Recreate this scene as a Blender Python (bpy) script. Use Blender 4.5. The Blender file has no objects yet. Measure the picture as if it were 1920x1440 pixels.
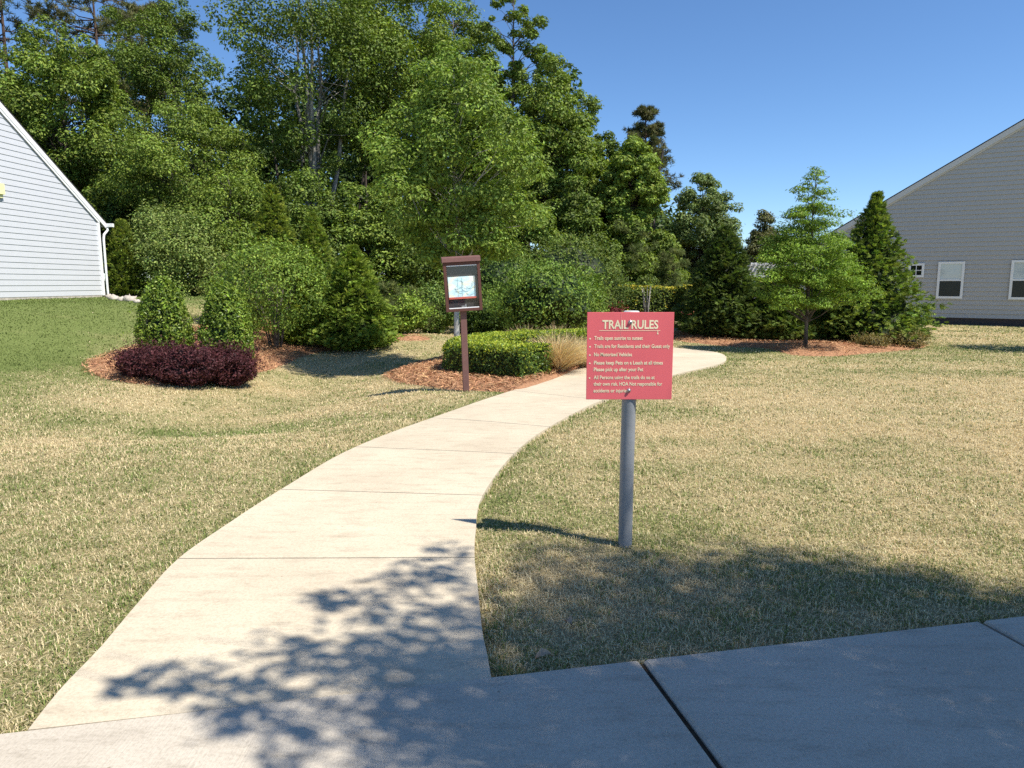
import bpy, math, random
import numpy as np
from mathutils import Vector, Matrix

sc = bpy.context.scene
COL = sc.collection
R = math.radians
rng = np.random.default_rng(7)
random.seed(7)

# ------------------------------------------------------------------ camera maths
F, CX, CY, CAMZ = 1340.0, 960.0, 720.0, 1.55
P = math.atan((CY - 532.0) / F)
cP, sP = math.cos(P), math.sin(P)


def ray(px, py):
    a, b = (px - CX) / F, (py - CY) / F
    return (a, cP - b * sP, -(sP + b * cP))


def pt(px, py, y):
    d = ray(px, py)
    s = y / d[1]
    return Vector((d[0] * s, y, CAMZ + d[2] * s))


# ------------------------------------------------------------------ noise and terrain
def sstep(a, b, x):
    t = np.clip((np.asarray(x, float) - a) / (b - a), 0, 1)
    return t * t * (3 - 2 * t)


def vnoise(x, y, seed=0):
    x = np.asarray(x, float); y = np.asarray(y, float)
    xi = np.floor(x); yi = np.floor(y)
    fx = x - xi; fy = y - yi
    fx = fx * fx * (3 - 2 * fx); fy = fy * fy * (3 - 2 * fy)

    def h(i, j):
        v = np.sin(i * 127.1 + j * 311.7 + seed * 74.7) * 43758.5453
        return v - np.floor(v)
    return (h(xi, yi) * (1 - fx) + h(xi + 1, yi) * fx) * (1 - fy) + (h(xi, yi + 1) * (1 - fx) + h(xi + 1, yi + 1) * fx) * fy


def ground(x, y):
    x = np.asarray(x, float); y = np.asarray(y, float)
    x0 = -6.3 + np.clip(y - 12, 0, 14) * 0.33
    bank = 1.08 * sstep(0, 7.2, x0 - x) * sstep(2, 9, y + 2)
    swale = -0.37 * np.exp(-((x + 3.6) / 1.65) ** 2) * sstep(6, 10, y) * (1 - sstep(13.6, 17.5, y))
    knoll = 0.20 * np.exp(-((x + 2.9) / 1.7) ** 2 - ((y - 19.5) / 1.8) ** 2)
    knoll2 = 0.10 * np.exp(-((x - 6.9) / 1.3) ** 2 - ((y - 16.9) / 0.9) ** 2)
    rise = 0.55 * sstep(27, 34, y) * sstep(8, 2, x)
    far_r = 0.35 * np.exp(-((x - 5.2) / 1.8) ** 2 - ((y - 22.5) / 2.2) ** 2)
    rough = 0.035 * (vnoise(x * 0.7, y * 0.7, 3) - 0.5) * sstep(5, 9, y)
    return bank + swale + knoll + knoll2 + rise + far_r + rough


def gz(x, y):
    return float(ground(x, y))


def at(px, py):
    """where the sight line through a photo pixel meets the ground"""
    d = ray(px, py)
    s = 1.0
    for _ in range(20000):
        if CAMZ + d[2] * s <= gz(d[0] * s, d[1] * s):
            break
        s *= 1.002
        if s > 400:
            break
    return Vector((d[0] * s, d[1] * s, gz(d[0] * s, d[1] * s)))


def in_poly(x, y, poly):
    x = np.asarray(x); y = np.asarray(y)
    ins = np.zeros(x.shape, bool)
    n = len(poly)
    for i in range(n):
        x1, y1 = poly[i][:2]; x2, y2 = poly[(i + 1) % n][:2]
        c = (y1 > y) != (y2 > y)
        xc = (x2 - x1) * (y - y1) / ((y2 - y1) + 1e-12) + x1
        ins ^= c & (x < xc)
    return ins


def poly_dist(x, y, poly):
    x = np.asarray(x, float); y = np.asarray(y, float)
    best = np.full(x.shape, 1e9)
    n = len(poly)
    for i in range(n):
        x1, y1 = poly[i][:2]; x2, y2 = poly[(i + 1) % n][:2]
        dx, dy = x2 - x1, y2 - y1
        t = np.clip(((x - x1) * dx + (y - y1) * dy) / (dx * dx + dy * dy + 1e-12), 0, 1)
        best = np.minimum(best, np.hypot(x - x1 - t * dx, y - y1 - t * dy))
    return best


def smooth_poly(poly, it=3):
    for _ in range(it):
        q = []
        for i in range(len(poly)):
            a = poly[i]; b = poly[(i + 1) % len(poly)]
            q.append((a[0] * .75 + b[0] * .25, a[1] * .75 + b[1] * .25))
            q.append((a[0] * .25 + b[0] * .75, a[1] * .25 + b[1] * .75))
        poly = q
    return poly


# ------------------------------------------------------------------ mesh builder
class MB:
    def __init__(self):
        self.v = []; self.q = []; self.t = []; self.c = []; self.n = 0

    def add(self, v, quads=None, tris=None, tint=None):
        v = np.asarray(v, float).reshape(-1, 3)
        if quads is not None and len(quads):
            self.q.append(np.asarray(quads, int).reshape(-1, 4) + self.n)
        if tris is not None and len(tris):
            self.t.append(np.asarray(tris, int).reshape(-1, 3) + self.n)
        if tint is None:
            tint = np.ones((len(v), 3)) * 0.5
        tint = np.asarray(tint, float)
        if tint.ndim == 1:
            tint = np.tile(tint, (len(v), 1))
        self.c.append(tint)
        self.v.append(v)
        self.n += len(v)

    def box(self, c, s, rz=0.0, tint=None):
        x, y, z = s[0] / 2, s[1] / 2, s[2] / 2
        v = np.array([(-x, -y, -z), (x, -y, -z), (x, y, -z), (-x, y, -z), (-x, -y, z), (x, -y, z), (x, y, z), (-x, y, z)])
        if rz:
            k, l = math.cos(rz), math.sin(rz)
            v = np.stack([v[:, 0] * k - v[:, 1] * l, v[:, 0] * l + v[:, 1] * k, v[:, 2]], 1)
        self.add(v + np.array(c), [(0, 3, 2, 1), (4, 5, 6, 7), (0, 1, 5, 4), (1, 2, 6, 5), (2, 3, 7, 6), (3, 0, 4, 7)], tint=tint)

    def hexa(self, v8, tint=None):
        self.add(v8, [(0, 3, 2, 1), (4, 5, 6, 7), (0, 1, 5, 4), (1, 2, 6, 5), (2, 3, 7, 6), (3, 0, 4, 7)], tint=tint)

    def tube(self, pts, rad, sides=8, tint=None, cap=True):
        pts = np.asarray(pts, float)
        rad = np.broadcast_to(np.asarray(rad, float), (len(pts),))
        tan = np.gradient(pts, axis=0)
        tan /= np.linalg.norm(tan, axis=1, keepdims=True) + 1e-9
        ref = np.array([0.31, 0.95, 0.05])
        if abs(tan[0] @ ref) > .9:
            ref = np.array([1, 0, 0.1])
        u = np.cross(tan, ref); u /= np.linalg.norm(u, axis=1, keepdims=True) + 1e-9
        w = np.cross(tan, u)
        an = np.linspace(0, 2 * math.pi, sides, endpoint=False)
        V = pts[:, None, :] + rad[:, None, None] * (np.cos(an)[None, :, None] * u[:, None, :] + np.sin(an)[None, :, None] * w[:, None, :])
        Q = []
        for i in range(len(pts) - 1):
            for k in range(sides):
                k2 = (k + 1) % sides
                Q.append((i * sides + k, i * sides + k2, (i + 1) * sides + k2, (i + 1) * sides + k))
        V = V.reshape(-1, 3)
        T = []
        if cap:
            V = np.vstack([V, pts[0], pts[-1]])
            a, b = len(V) - 2, len(V) - 1
            o = (len(pts) - 1) * sides
            for k in range(sides):
                k2 = (k + 1) % sides
                T.append((a, k2, k)); T.append((b, o + k, o + k2))
        self.add(V, Q, T, tint=tint)

    def mesh(self, name, mat, smooth=False):
        me = bpy.data.meshes.new(name)
        V = np.vstack(self.v)
        Q = np.vstack(self.q) if self.q else np.zeros((0, 4), int)
        T = np.vstack(self.t) if self.t else np.zeros((0, 3), int)
        C = np.vstack(self.c)
        me.vertices.add(len(V)); me.vertices.foreach_set('co', V.astype(np.float32).ravel())
        loops = np.concatenate([Q.ravel(), T.ravel()]).astype(np.int32)
        me.loops.add(len(loops)); me.loops.foreach_set('vertex_index', loops)
        me.polygons.add(len(Q) + len(T))
        st = np.concatenate([np.arange(len(Q)) * 4, len(Q) * 4 + np.arange(len(T)) * 3]).astype(np.int32)
        me.polygons.foreach_set('loop_start', st)
        try:
            me.polygons.foreach_set('loop_total', np.concatenate([np.full(len(Q), 4), np.full(len(T), 3)]).astype(np.int32))
        except Exception:
            pass
        at_ = me.attributes.new('tint', 'FLOAT_COLOR', 'POINT')
        at_.data.foreach_set('color', np.hstack([C, np.ones((len(C), 1))]).astype(np.float32).ravel())
        me.update(calc_edges=True)
        me.validate()
        me.polygons.foreach_set('use_smooth', np.full(len(me.polygons), bool(smooth)))
        me.materials.append(mat)
        return me

    def build(self, name, mat, parent=None, smooth=False):
        o = bpy.data.objects.new(name, self.mesh(name, mat, smooth))
        COL.objects.link(o)
        if parent:
            o.parent = parent
        return o


def leaves(mb, C, N, size, aspect, tint, T=None, fold=0.12):
    C = np.asarray(C, float); n = len(C)
    if n == 0:
        return
    N = N / (np.linalg.norm(N, axis=1, keepdims=True) + 1e-9)
    if T is None:
        T = rng.normal(size=(n, 3))
    T = T - N * np.sum(T * N, axis=1, keepdims=True)
    T /= np.linalg.norm(T, axis=1, keepdims=True) + 1e-9
    B = np.cross(N, T)
    s = np.broadcast_to(np.asarray(size, float), (n,))[:, None]
    w = s * aspect * 0.5
    V = np.stack([C - T * s * .5, C + B * w + N * s * fold - T * s * .05, C + T * s * .5, C - B * w + N * s * fold - T * s * .05], 1).reshape(-1, 3)
    mb.add(V, np.arange(n * 4).reshape(-1, 4), tint=np.repeat(tint, 4, axis=0))


LEAFK = np.array((1.76, 1.62, 1.35))          # overall leaf albedo


def tints(n, a, b, jit=0.18, r=None):
    r = r or rng
    k = r.random((n, 1))
    a, b = np.array(a) * LEAFK, np.array(b) * LEAFK
    c = np.array(a)[None] * (1 - k) + np.array(b)[None] * k
    return np.clip(c * (1 + jit * r.normal(size=(n, 1))) * (1 + 0.05 * r.normal(size=(n, 3))), 0.003, 1)


def sph(n, r=None):
    d = (r or rng).normal(size=(n, 3))
    return d / np.linalg.norm(d, axis=1, keepdims=True)


# ------------------------------------------------------------------ objects
def empty(name, label, cat, loc, group=None, rz=0.0):
    o = bpy.data.objects.new(name, None)
    o.empty_display_size = 0.2
    COL.objects.link(o)
    o.location = loc
    o.rotation_euler = (0, 0, rz)
    o['label'] = label; o['category'] = cat
    if group:
        o['group'] = group
    return o


def tag(o, label=None, cat=None, group=None, kind=None):
    if label: o['label'] = label
    if cat: o['category'] = cat
    if group: o['group'] = group
    if kind: o['kind'] = kind
    return o


def copy_tree(o, parent=None):
    c = o.copy()
    COL.objects.link(c)
    if parent:
        c.parent = parent
    for ch in list(o.children):
        copy_tree(ch, c)
    return c


# ------------------------------------------------------------------ materials
def nodes(name):
    m = bpy.data.materials.new(name)
    m.use_nodes = True
    nt = m.node_tree
    b = nt.nodes['Principled BSDF']
    return m, nt, b


def N(nt, typ, **kw):
    n = nt.nodes.new(typ)
    for k, v in kw.items():
        if k in n.inputs:
            n.inputs[k].default_value = v
        else:
            setattr(n, k, v)
    return n


def plain(name, col, rough=.6, spec=.4, metal=0., noise=.12, scale=12., bump=0.0, bscale=60.):
    m, nt, b = nodes(name)
    b.inputs['Roughness'].default_value = rough
    b.inputs['Specular IOR Level'].default_value = spec
    b.inputs['Metallic'].default_value = metal
    tc = N(nt, 'ShaderNodeTexCoord')
    nz = N(nt, 'ShaderNodeTexNoise', Scale=scale, Detail=5.0, Roughness=.6)
    nt.links.new(tc.outputs['Object'], nz.inputs['Vector'])
    rp = N(nt, 'ShaderNodeValToRGB')
    c = np.array(col)
    rp.color_ramp.elements[0].position = .3; rp.color_ramp.elements[1].position = .7
    rp.color_ramp.elements[0].color = (*np.clip(c * (1 - noise), 0, 1), 1)
    rp.color_ramp.elements[1].color = (*np.clip(c * (1 + noise), 0, 1), 1)
    nt.links.new(nz.outputs['Fac'], rp.inputs['Fac'])
    nt.links.new(rp.outputs['Color'], b.inputs['Base Color'])
    if bump:
        n2 = N(nt, 'ShaderNodeTexNoise', Scale=bscale, Detail=6.0)
        nt.links.new(tc.outputs['Object'], n2.inputs['Vector'])
        bp = N(nt, 'ShaderNodeBump', Strength=bump, Distance=.01)
        nt.links.new(n2.outputs['Fac'], bp.inputs['Height'])
        nt.links.new(bp.outputs['Normal'], b.inputs['Normal'])
    return m


def foliage(name, rough=.55, spec=.22, trans=.24, tcol=(1.25, 1.3, .5)):
    m, nt, b = nodes(name)
    a = N(nt, 'ShaderNodeAttribute', attribute_name='tint')
    b.inputs['Roughness'].default_value = rough
    b.inputs['Specular IOR Level'].default_value = spec
    nt.links.new(a.outputs['Color'], b.inputs['Base Color'])
    if trans > 0:
        tr = N(nt, 'ShaderNodeBsdfTranslucent')
        mx = N(nt, 'ShaderNodeVectorMath', operation='MULTIPLY')
        mx.inputs[1].default_value = tcol
        nt.links.new(a.outputs['Color'], mx.inputs[0])
        nt.links.new(mx.outputs[0], tr.inputs['Color'])
        ms = N(nt, 'ShaderNodeMixShader', Fac=trans)
        nt.links.new(b.outputs[0], ms.inputs[1]); nt.links.new(tr.outputs[0], ms.inputs[2])
        nt.links.new(ms.outputs[0], nt.nodes['Material Output'].inputs['Surface'])
    return m


M_LEAF = foliage('leaf_foliage')
M_GLOSS = foliage('glossy_leaf_foliage', rough=.42, spec=.28, trans=.28)
M_NEEDLE = foliage('needle_foliage', rough=.55, spec=.15, trans=.32, tcol=(1.1, 1.2, .6))
M_DRY = foliage('dry_blades', rough=.7, spec=.15, trans=.3, tcol=(1.1, 1.0, .8))
M_STRAW = foliage('straw_needles', rough=.7, spec=.15, trans=0)


def bark(name, a, b_, scale=14., stretch=.25):
    m, nt, b = nodes(name)
    tc = N(nt, 'ShaderNodeTexCoord')
    mp = N(nt, 'ShaderNodeMapping'); mp.inputs['Scale'].default_value = (1, 1, stretch)
    nt.links.new(tc.outputs['Object'], mp.inputs['Vector'])
    nz = N(nt, 'ShaderNodeTexNoise', Scale=scale, Detail=6.0, Roughness=.65)
    nt.links.new(mp.outputs[0], nz.inputs['Vector'])
    rp = N(nt, 'ShaderNodeValToRGB')
    rp.color_ramp.elements[0].position = .35; rp.color_ramp.elements[1].position = .68
    rp.color_ramp.elements[0].color = (*a, 1); rp.color_ramp.elements[1].color = (*b_, 1)
    nt.links.new(nz.outputs['Fac'], rp.inputs['Fac'])
    nt.links.new(rp.outputs['Color'], b.inputs['Base Color'])
    bp = N(nt, 'ShaderNodeBump', Strength=.6, Distance=.02)
    nt.links.new(nz.outputs['Fac'], bp.inputs['Height']); nt.links.new(bp.outputs['Normal'], b.inputs['Normal'])
    b.inputs['Roughness'].default_value = .9
    b.inputs['Specular IOR Level'].default_value = .15
    return m


M_BARK = bark('grey_brown_bark', (.05, .04, .032), (.17, .145, .12))
M_BARKG = bark('pale_grey_bark', (.13, .12, .105), (.40, .375, .34), 9., .5)
M_BARKW = bark('whitish_bark', (.26, .245, .22), (.60, .57, .52), 9., .6)
M_BARKP = bark('pine_bark', (.05, .032, .024), (.16, .11, .085))


def lawn_material():
    m, nt, b = nodes('lawn_thatch')
    a = N(nt, 'ShaderNodeAttribute', attribute_name='tint')
    tc = N(nt, 'ShaderNodeTexCoord')
    nz = N(nt, 'ShaderNodeTexNoise', Scale=38., Detail=8.0, Roughness=.72)
    nt.links.new(tc.outputs['Object'], nz.inputs['Vector'])
    rp = N(nt, 'ShaderNodeValToRGB')
    rp.color_ramp.elements[0].position = .32; rp.color_ramp.elements[1].position = .7
    rp.color_ramp.elements[0].color = (.55, .58, .5, 1); rp.color_ramp.elements[1].color = (1.35, 1.3, 1.25, 1)
    nt.links.new(nz.outputs['Fac'], rp.inputs['Fac'])
    mx = N(nt, 'ShaderNodeVectorMath', operation='MULTIPLY')
    nt.links.new(a.outputs['Color'], mx.inputs[0]); nt.links.new(rp.outputs['Color'], mx.inputs[1])
    nt.links.new(mx.outputs[0], b.inputs['Base Color'])
    bp = N(nt, 'ShaderNodeBump', Strength=.9, Distance=.03)
    nt.links.new(nz.outputs['Fac'], bp.inputs['Height']); nt.links.new(bp.outputs['Normal'], b.inputs['Normal'])
    b.inputs['Roughness'].default_value = .95
    b.inputs['Specular IOR Level'].default_value = .1
    return m


M_LAWN = lawn_material()


def concrete(name, ca, cb, broom=None):
    m, nt, b = nodes(name)
    tc = N(nt, 'ShaderNodeTexCoord')
    n1 = N(nt, 'ShaderNodeTexNoise', Scale=1.3, Detail=6.0, Roughness=.62)
    n2 = N(nt, 'ShaderNodeTexNoise', Scale=75., Detail=4.0, Roughness=.7)
    mp = N(nt, 'ShaderNodeMapping'); mp.inputs['Scale'].default_value = (1.6, 6., 1)
    n3 = N(nt, 'ShaderNodeTexNoise', Scale=2.2, Detail=7.0, Roughness=.7)
    nt.links.new(tc.outputs['Object'], mp.inputs['Vector']); nt.links.new(mp.outputs[0], n3.inputs['Vector'])
    for n_ in (n1, n2):
        nt.links.new(tc.outputs['Object'], n_.inputs['Vector'])
    rp = N(nt, 'ShaderNodeValToRGB')
    rp.color_ramp.elements[0].position = .33; rp.color_ramp.elements[1].position = .66
    rp.color_ramp.elements[0].color = (*ca, 1); rp.color_ramp.elements[1].color = (*cb, 1)
    nt.links.new(n1.outputs['Fac'], rp.inputs['Fac'])
    r2 = N(nt, 'ShaderNodeValToRGB')
    r2.color_ramp.elements[0].position = .28; r2.color_ramp.elements[1].position = .55
    r2.color_ramp.elements[0].color = (.8, .79, .77, 1); r2.color_ramp.elements[1].color = (1.03, 1.03, 1.03, 1)
    nt.links.new(n2.outputs['Fac'], r2.inputs['Fac'])
    r3 = N(nt, 'ShaderNodeValToRGB')
    r3.color_ramp.elements[0].position = .25; r3.color_ramp.elements[1].position = .5
    r3.color_ramp.elements[0].color = (.74, .73, .715, 1); r3.color_ramp.elements[1].color = (1, 1, 1, 1)
    nt.links.new(n3.outputs['Fac'], r3.inputs['Fac'])
    a = N(nt, 'ShaderNodeVectorMath', operation='MULTIPLY'); c = N(nt, 'ShaderNodeVectorMath', operation='MULTIPLY')
    nt.links.new(rp.outputs['Color'], a.inputs[0]); nt.links.new(r2.outputs['Color'], a.inputs[1])
    nt.links.new(a.outputs[0], c.inputs[0]); nt.links.new(r3.outputs['Color'], c.inputs[1])
    at_ = N(nt, 'ShaderNodeAttribute', attribute_name='tint')
    d = N(nt, 'ShaderNodeVectorMath', operation='MULTIPLY')
    nt.links.new(c.outputs[0], d.inputs[0]); nt.links.new(at_.outputs['Color'], d.inputs[1])
    # a few small dark specks
    vr = N(nt, 'ShaderNodeTexVoronoi', Scale=5.5); vr.inputs['Randomness'].default_value = 1
    nt.links.new(tc.outputs['Object'], vr.inputs['Vector'])
    r4 = N(nt, 'ShaderNodeValToRGB')
    r4.color_ramp.elements[0].position = .012; r4.color_ramp.elements[1].position = .05
    r4.color_ramp.elements[0].color = (.55, .5, .45, 1); r4.color_ramp.elements[1].color = (1, 1, 1, 1)
    nt.links.new(vr.outputs['Distance'], r4.inputs['Fac'])
    e = N(nt, 'ShaderNodeVectorMath', operation='MULTIPLY')
    nt.links.new(d.outputs[0], e.inputs[0]); nt.links.new(r4.outputs['Color'], e.inputs[1])
    nt.links.new(e.outputs[0], b.inputs['Base Color'])
    bp = N(nt, 'ShaderNodeBump', Strength=.35, Distance=.004)
    nt.links.new(n2.outputs['Fac'], bp.inputs['Height'])
    out = bp
    if broom is not None:
        mb_ = N(nt, 'ShaderNodeMapping'); mb_.inputs['Rotation'].default_value = (0, 0, broom)
        mb_.inputs['Scale'].default_value = (1, .04, 1)
        nt.links.new(tc.outputs['Object'], mb_.inputs['Vector'])
        nb = N(nt, 'ShaderNodeTexNoise', Scale=130., Detail=2.0)
        nt.links.new(mb_.outputs[0], nb.inputs['Vector'])
        b2 = N(nt, 'ShaderNodeBump', Strength=.4, Distance=.004)
        nt.links.new(nb.outputs['Fac'], b2.inputs['Height']); nt.links.new(bp.outputs['Normal'], b2.inputs['Normal'])
        out = b2
    nt.links.new(out.outputs['Normal'], b.inputs['Normal'])
    b.inputs['Roughness'].default_value = .85
    b.inputs['Specular IOR Level'].default_value = .2
    return m


M_PATH = concrete('cream_concrete', (.515, .435, .32), (.585, .505, .375))
M_WALK = concrete('grey_broomed_concrete', (.465, .41, .33), (.54, .48, .39), broom=R(22))
M_SOIL = plain('joint_soil', (.06, .045, .03), .95, .1, noise=.4, scale=30)

# ------------------------------------------------------------------ path and sidewalk layout
Lpx = [(50, 1384), (116, 1300), (190, 1222), (262, 1136), (335, 1055), (425, 990), (527, 923), (667, 842), (810, 787), (960, 735), (1095, 692)]
Rpx = [(922, 1287), (913, 1235), (904, 1190), (896, 1110), (890, 1053), (892, 1000), (905, 934), (963, 855), (1030, 804), (1130, 753), (1257, 707)]
Lw = [at(*p) for p in Lpx]; Rw = [at(*p) for p in Rpx]
Lw += [Vector((2.95, 14.0, 0)), Vector((3.2, 14.9, 0)), Vector((3.15, 15.7, 0)), Vector((2.75, 16.3, 0)), Vector((2.1, 16.8, 0)), Vector((.9, 17.5, 0))]
Rw += [Vector((3.95, 13.55, 0)), Vector((4.47, 14.85, 0)), Vector((4.58, 15.95, 0)), Vector((4.2, 17.0, 0)), Vector((3.3, 17.9, 0)), Vector((1.6, 18.9, 0))]
JOINTS = {0, 4, 6, 7, 8, 9, 10, 12, 13, 14, 15, 16}


def resample(pts, per=6):
    out = []
    n = len(pts)
    for i in range(n - 1):
        p0, p1, p2, p3 = pts[max(i - 1, 0)], pts[i], pts[i + 1], pts[min(i + 2, n - 1)]
        for k in range(per):
            t = k / per
            out.append(0.5 * ((2 * p1) + (p2 - p0) * t + (2 * p0 - 5 * p1 + 4 * p2 - p3) * t * t + (3 * p1 - p0 - 3 * p2 + p3) * t ** 3))
    out.append(pts[-1])
    return out


PER = 6
L2 = resample(Lw, PER); R2 = resample(Rw, PER)
PATH_POLY = [(p.x, p.y) for p in L2] + [(p.x, p.y) for p in reversed(R2)]

mb = MB()
slabs = sorted(JOINTS)
for a, b in zip(slabs[:-1], slabs[1:]):
    rows = list(range(a * PER, b * PER + 1))
    tn = np.ones(3) * (1 + .05 * rng.normal())
    NX = 6
    ring = []
    for ri, r in enumerate(rows):
        l, rr = L2[r], R2[r]
        # small gap at each tooled joint
        if ri == 0 or ri == len(rows) - 1:
            nb = rows[1] if ri == 0 else rows[-2]
            dl = (L2[nb] - l); dr = (R2[nb] - rr)
            gp = .014 if (a == 0 and ri == 0) else .006
            l = l + dl.normalized() * gp; rr = rr + dr.normalized() * gp
        row = []
        for k in range(NX + 1):
            p = l.lerp(rr, k / NX)
            row.append((p.x, p.y, gz(p.x, p.y) + .022))
        ring.append(row)
    V = np.array(ring)
    nr = len(rows)
    idx = np.arange(nr * (NX + 1)).reshape(nr, NX + 1)
    Q = np.stack([idx[:-1, :-1], idx[:-1, 1:], idx[1:, 1:], idx[1:, :-1]], -1).reshape(-1, 4)
    mb.add(V.reshape(-1, 3), Q, tint=tn)
    # skirts all round
    bd = [tuple(V[0, k]) for k in range(NX + 1)] + [tuple(V[i, NX]) for i in range(1, nr)] + [tuple(V[-1, k]) for k in range(NX - 1, -1, -1)] + [tuple(V[i, 0]) for i in range(nr - 2, 0, -1)]
    top = np.array(bd); bot = top - np.array((0, 0, .1))
    n = len(bd)
    mb.add(np.vstack([top, bot]), [((i + 1) % n, i, n + i, n + (i + 1) % n) for i in range(n)], tint=tn * .92)
path_o = mb.build('path', M_PATH)
tag(path_o, kind='structure')
mb = MB()
mb.add([(p.x, p.y, gz(p.x, p.y) + .008) for p in L2] + [(p.x, p.y, gz(p.x, p.y) + .008) for p in R2],
       [(i, len(L2) + i, len(L2) + i + 1, i + 1) for i in range(len(L2) - 1)])
tag(mb.build('path_bed', M_SOIL), kind='structure')

# sidewalk across the foot of the path
S0 = at(50, 1384); S1 = at(922, 1287)
sd = (at(1840, 1175) - S0); sd.z = 0; sd.normalize()
sn = Vector((-sd.y, sd.x, 0))            # towards the path
W_SIDE = 1.55
jt = [(at(1205, 1253) - S0).dot(sd), (at(1840, 1175) - S0).dot(sd)]
step = jt[1] - jt[0]
cuts = [jt[0] - step * 8, jt[0] - step * 4.9, jt[0] - step * 2.05] + [jt[0] + step * k for k in range(0, 9)]
mb = MB()
for a, b in zip(cuts[:-1], cuts[1:]):
    g = .011
    tn = np.ones(3) * (1 + .03 * rng.normal())
    prof = [(a + g, -.10, 0), (a + g, .016, 0), (a + g + .012, .026, .012), (b - g - .012, .026, .012), (b - g, .016, 0), (b - g, -.10, 0)]
    V = []
    for (t, z, ins) in prof:
        for w in (-W_SIDE, 0.0):
            q = S0 + sd * t + sn * w
            V.append((q.x, q.y, z))
    mb.add(V, [(2 * i, 2 * i + 2, 2 * i + 3, 2 * i + 1) for i in range(5)], tint=tn)
    n = len(prof)
    for w in (0, 1):
        for i in (1,):
            e = [2 * k + w for k in range(n)]
            mb.add(np.array(V)[e], [(0, 1, 4, 5), (1, 2, 3, 4)] if w else [(5, 4, 1, 0), (4, 3, 2, 1)], tint=tn)
tag(mb.build('sidewalk', M_WALK), kind='structure')
c0 = S0 + sd * cuts[0]; c1 = S0 + sd * cuts[-1]
SIDE_POLY = [(c0 + sn * .0)[:2], (c1)[:2], (c1 - sn * W_SIDE)[:2], (c0 - sn * W_SIDE)[:2]]
mb = MB()
mb.add([(x, y, .008) for x, y in SIDE_POLY], [(3, 2, 1, 0)])
tag(mb.build('sidewalk_bed', M_SOIL), kind='structure')

# ------------------------------------------------------------------ beds (outlines on the ground)
LEFT_BED = [(150, 690), (200, 713), (290, 725), (380, 717), (460, 703), (520, 691), (548, 676), (585, 663), (650, 652), (735, 643), (760, 636),
            (700, 618), (560, 600), (430, 595), (370, 612), (300, 632), (235, 655), (180, 670)]
MID_BED = [(712, 706), (752, 720), (830, 731), (900, 733), (985, 738), (1030, 722), (1098, 694), (1125, 668), (1120, 640), (1000, 632), (900, 645), (830, 672), (760, 690)]
RIGHT_BED = [(1262, 640), (1330, 646), (1400, 651), (1450, 656), (1490, 667), (1560, 669), (1640, 662), (1710, 656), (1742, 650), (1725, 640), (1600, 630), (1450, 624), (1320, 620), (1262, 618)]
KNOLL_BED = [(738, 637), (770, 640), (815, 638), (800, 631), (770, 629), (748, 632)]


def bed_poly(px):
    return smooth_poly([tuple(at(*p)[:2]) for p in px], 2)


BEDS = [bed_poly(LEFT_BED), bed_poly(MID_BED), bed_poly(RIGHT_BED), bed_poly(KNOLL_BED)]


def straw_mat():
    m, nt, b = nodes('pine_straw')
    tc = N(nt, 'ShaderNodeTexCoord')
    nz = N(nt, 'ShaderNodeTexNoise', Scale=26., Detail=8.0, Roughness=.75)
    nt.links.new(tc.outputs['Object'], nz.inputs['Vector'])
    rp = N(nt, 'ShaderNodeValToRGB')
    rp.color_ramp.elements[0].position = .3; rp.color_ramp.elements[1].position = .7
    rp.color_ramp.elements[0].color = (.23, .105, .052, 1); rp.color_ramp.elements[1].color = (.58, .325, .185, 1)
    nt.links.new(nz.outputs['Fac'], rp.inputs['Fac']); nt.links.new(rp.outputs['Color'], b.inputs['Base Color'])
    bp = N(nt, 'ShaderNodeBump', Strength=1., Distance=.03)
    nt.links.new(nz.outputs['Fac'], bp.inputs['Height']); nt.links.new(bp.outputs['Normal'], b.inputs['Normal'])
    b.inputs['Roughness'].default_value = .9
    b.inputs['Specular IOR Level'].default_value = .1
    return m


M_BED = straw_mat()
bed_need = []
for bi, poly in enumerate(BEDS):
    xs = np.array([p[0] for p in poly]); ys = np.array([p[1] for p in poly])
    st = .09 if bi < 2 else .12
    gx = np.arange(xs.min() - .3, xs.max() + .3, st); gy = np.arange(ys.min() - .3, ys.max() + .3, st)
    X, Y = np.meshgrid(gx, gy)
    ins = in_poly(X, Y, poly)
    d = poly_dist(X, Y, poly) * np.where(ins, 1, -1) + .10 * (vnoise(X * 3.1, Y * 3.1, 5) - .5)
    Z = ground(X, Y) - .03 + .085 * sstep(-.15, .35, d) + .03 * (vnoise(X * 2.3, Y * 2.3, 9) - .5) * sstep(0, .4, d)
    keep = d > -.25
    idx = -np.ones(X.shape, int)
    idx[keep] = np.arange(keep.sum())
    Q = np.stack([idx[:-1, :-1], idx[:-1, 1:], idx[1:, 1:], idx[1:, :-1]], -1).reshape(-1, 4)
    Q = Q[(Q >= 0).all(1)]
    mb = MB()
    mb.add(np.stack([X[keep], Y[keep], Z[keep]], 1), Q)
    tag(mb.build('pine_straw_bed', M_BED, smooth=True), kind='structure')
    area = ins.sum() * st * st
    n = int(area * (520 if bi < 2 else 260))
    px_ = rng.uniform(xs.min() - .15, xs.max() + .15, n * 3); py_ = rng.uniform(ys.min() - .15, ys.max() + .15, n * 3)
    dd = poly_dist(px_, py_, poly) * np.where(in_poly(px_, py_, poly), 1, -1)
    k = dd > -.07 * rng.random(n * 3)
    k &= ~in_poly(px_, py_, PATH_POLY)
    px_, py_, dd = px_[k][:n], py_[k][:n], dd[k][:n]
    zz = ground(px_, py_) - .012 + .085 * sstep(-.15, .35, dd)
    bed_need.append(np.stack([px_, py_, zz], 1))
C = np.vstack(bed_need)
n = len(C)
T = np.stack([rng.normal(size=n), rng.normal(size=n), rng.normal(size=n) * .16], 1)
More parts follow.
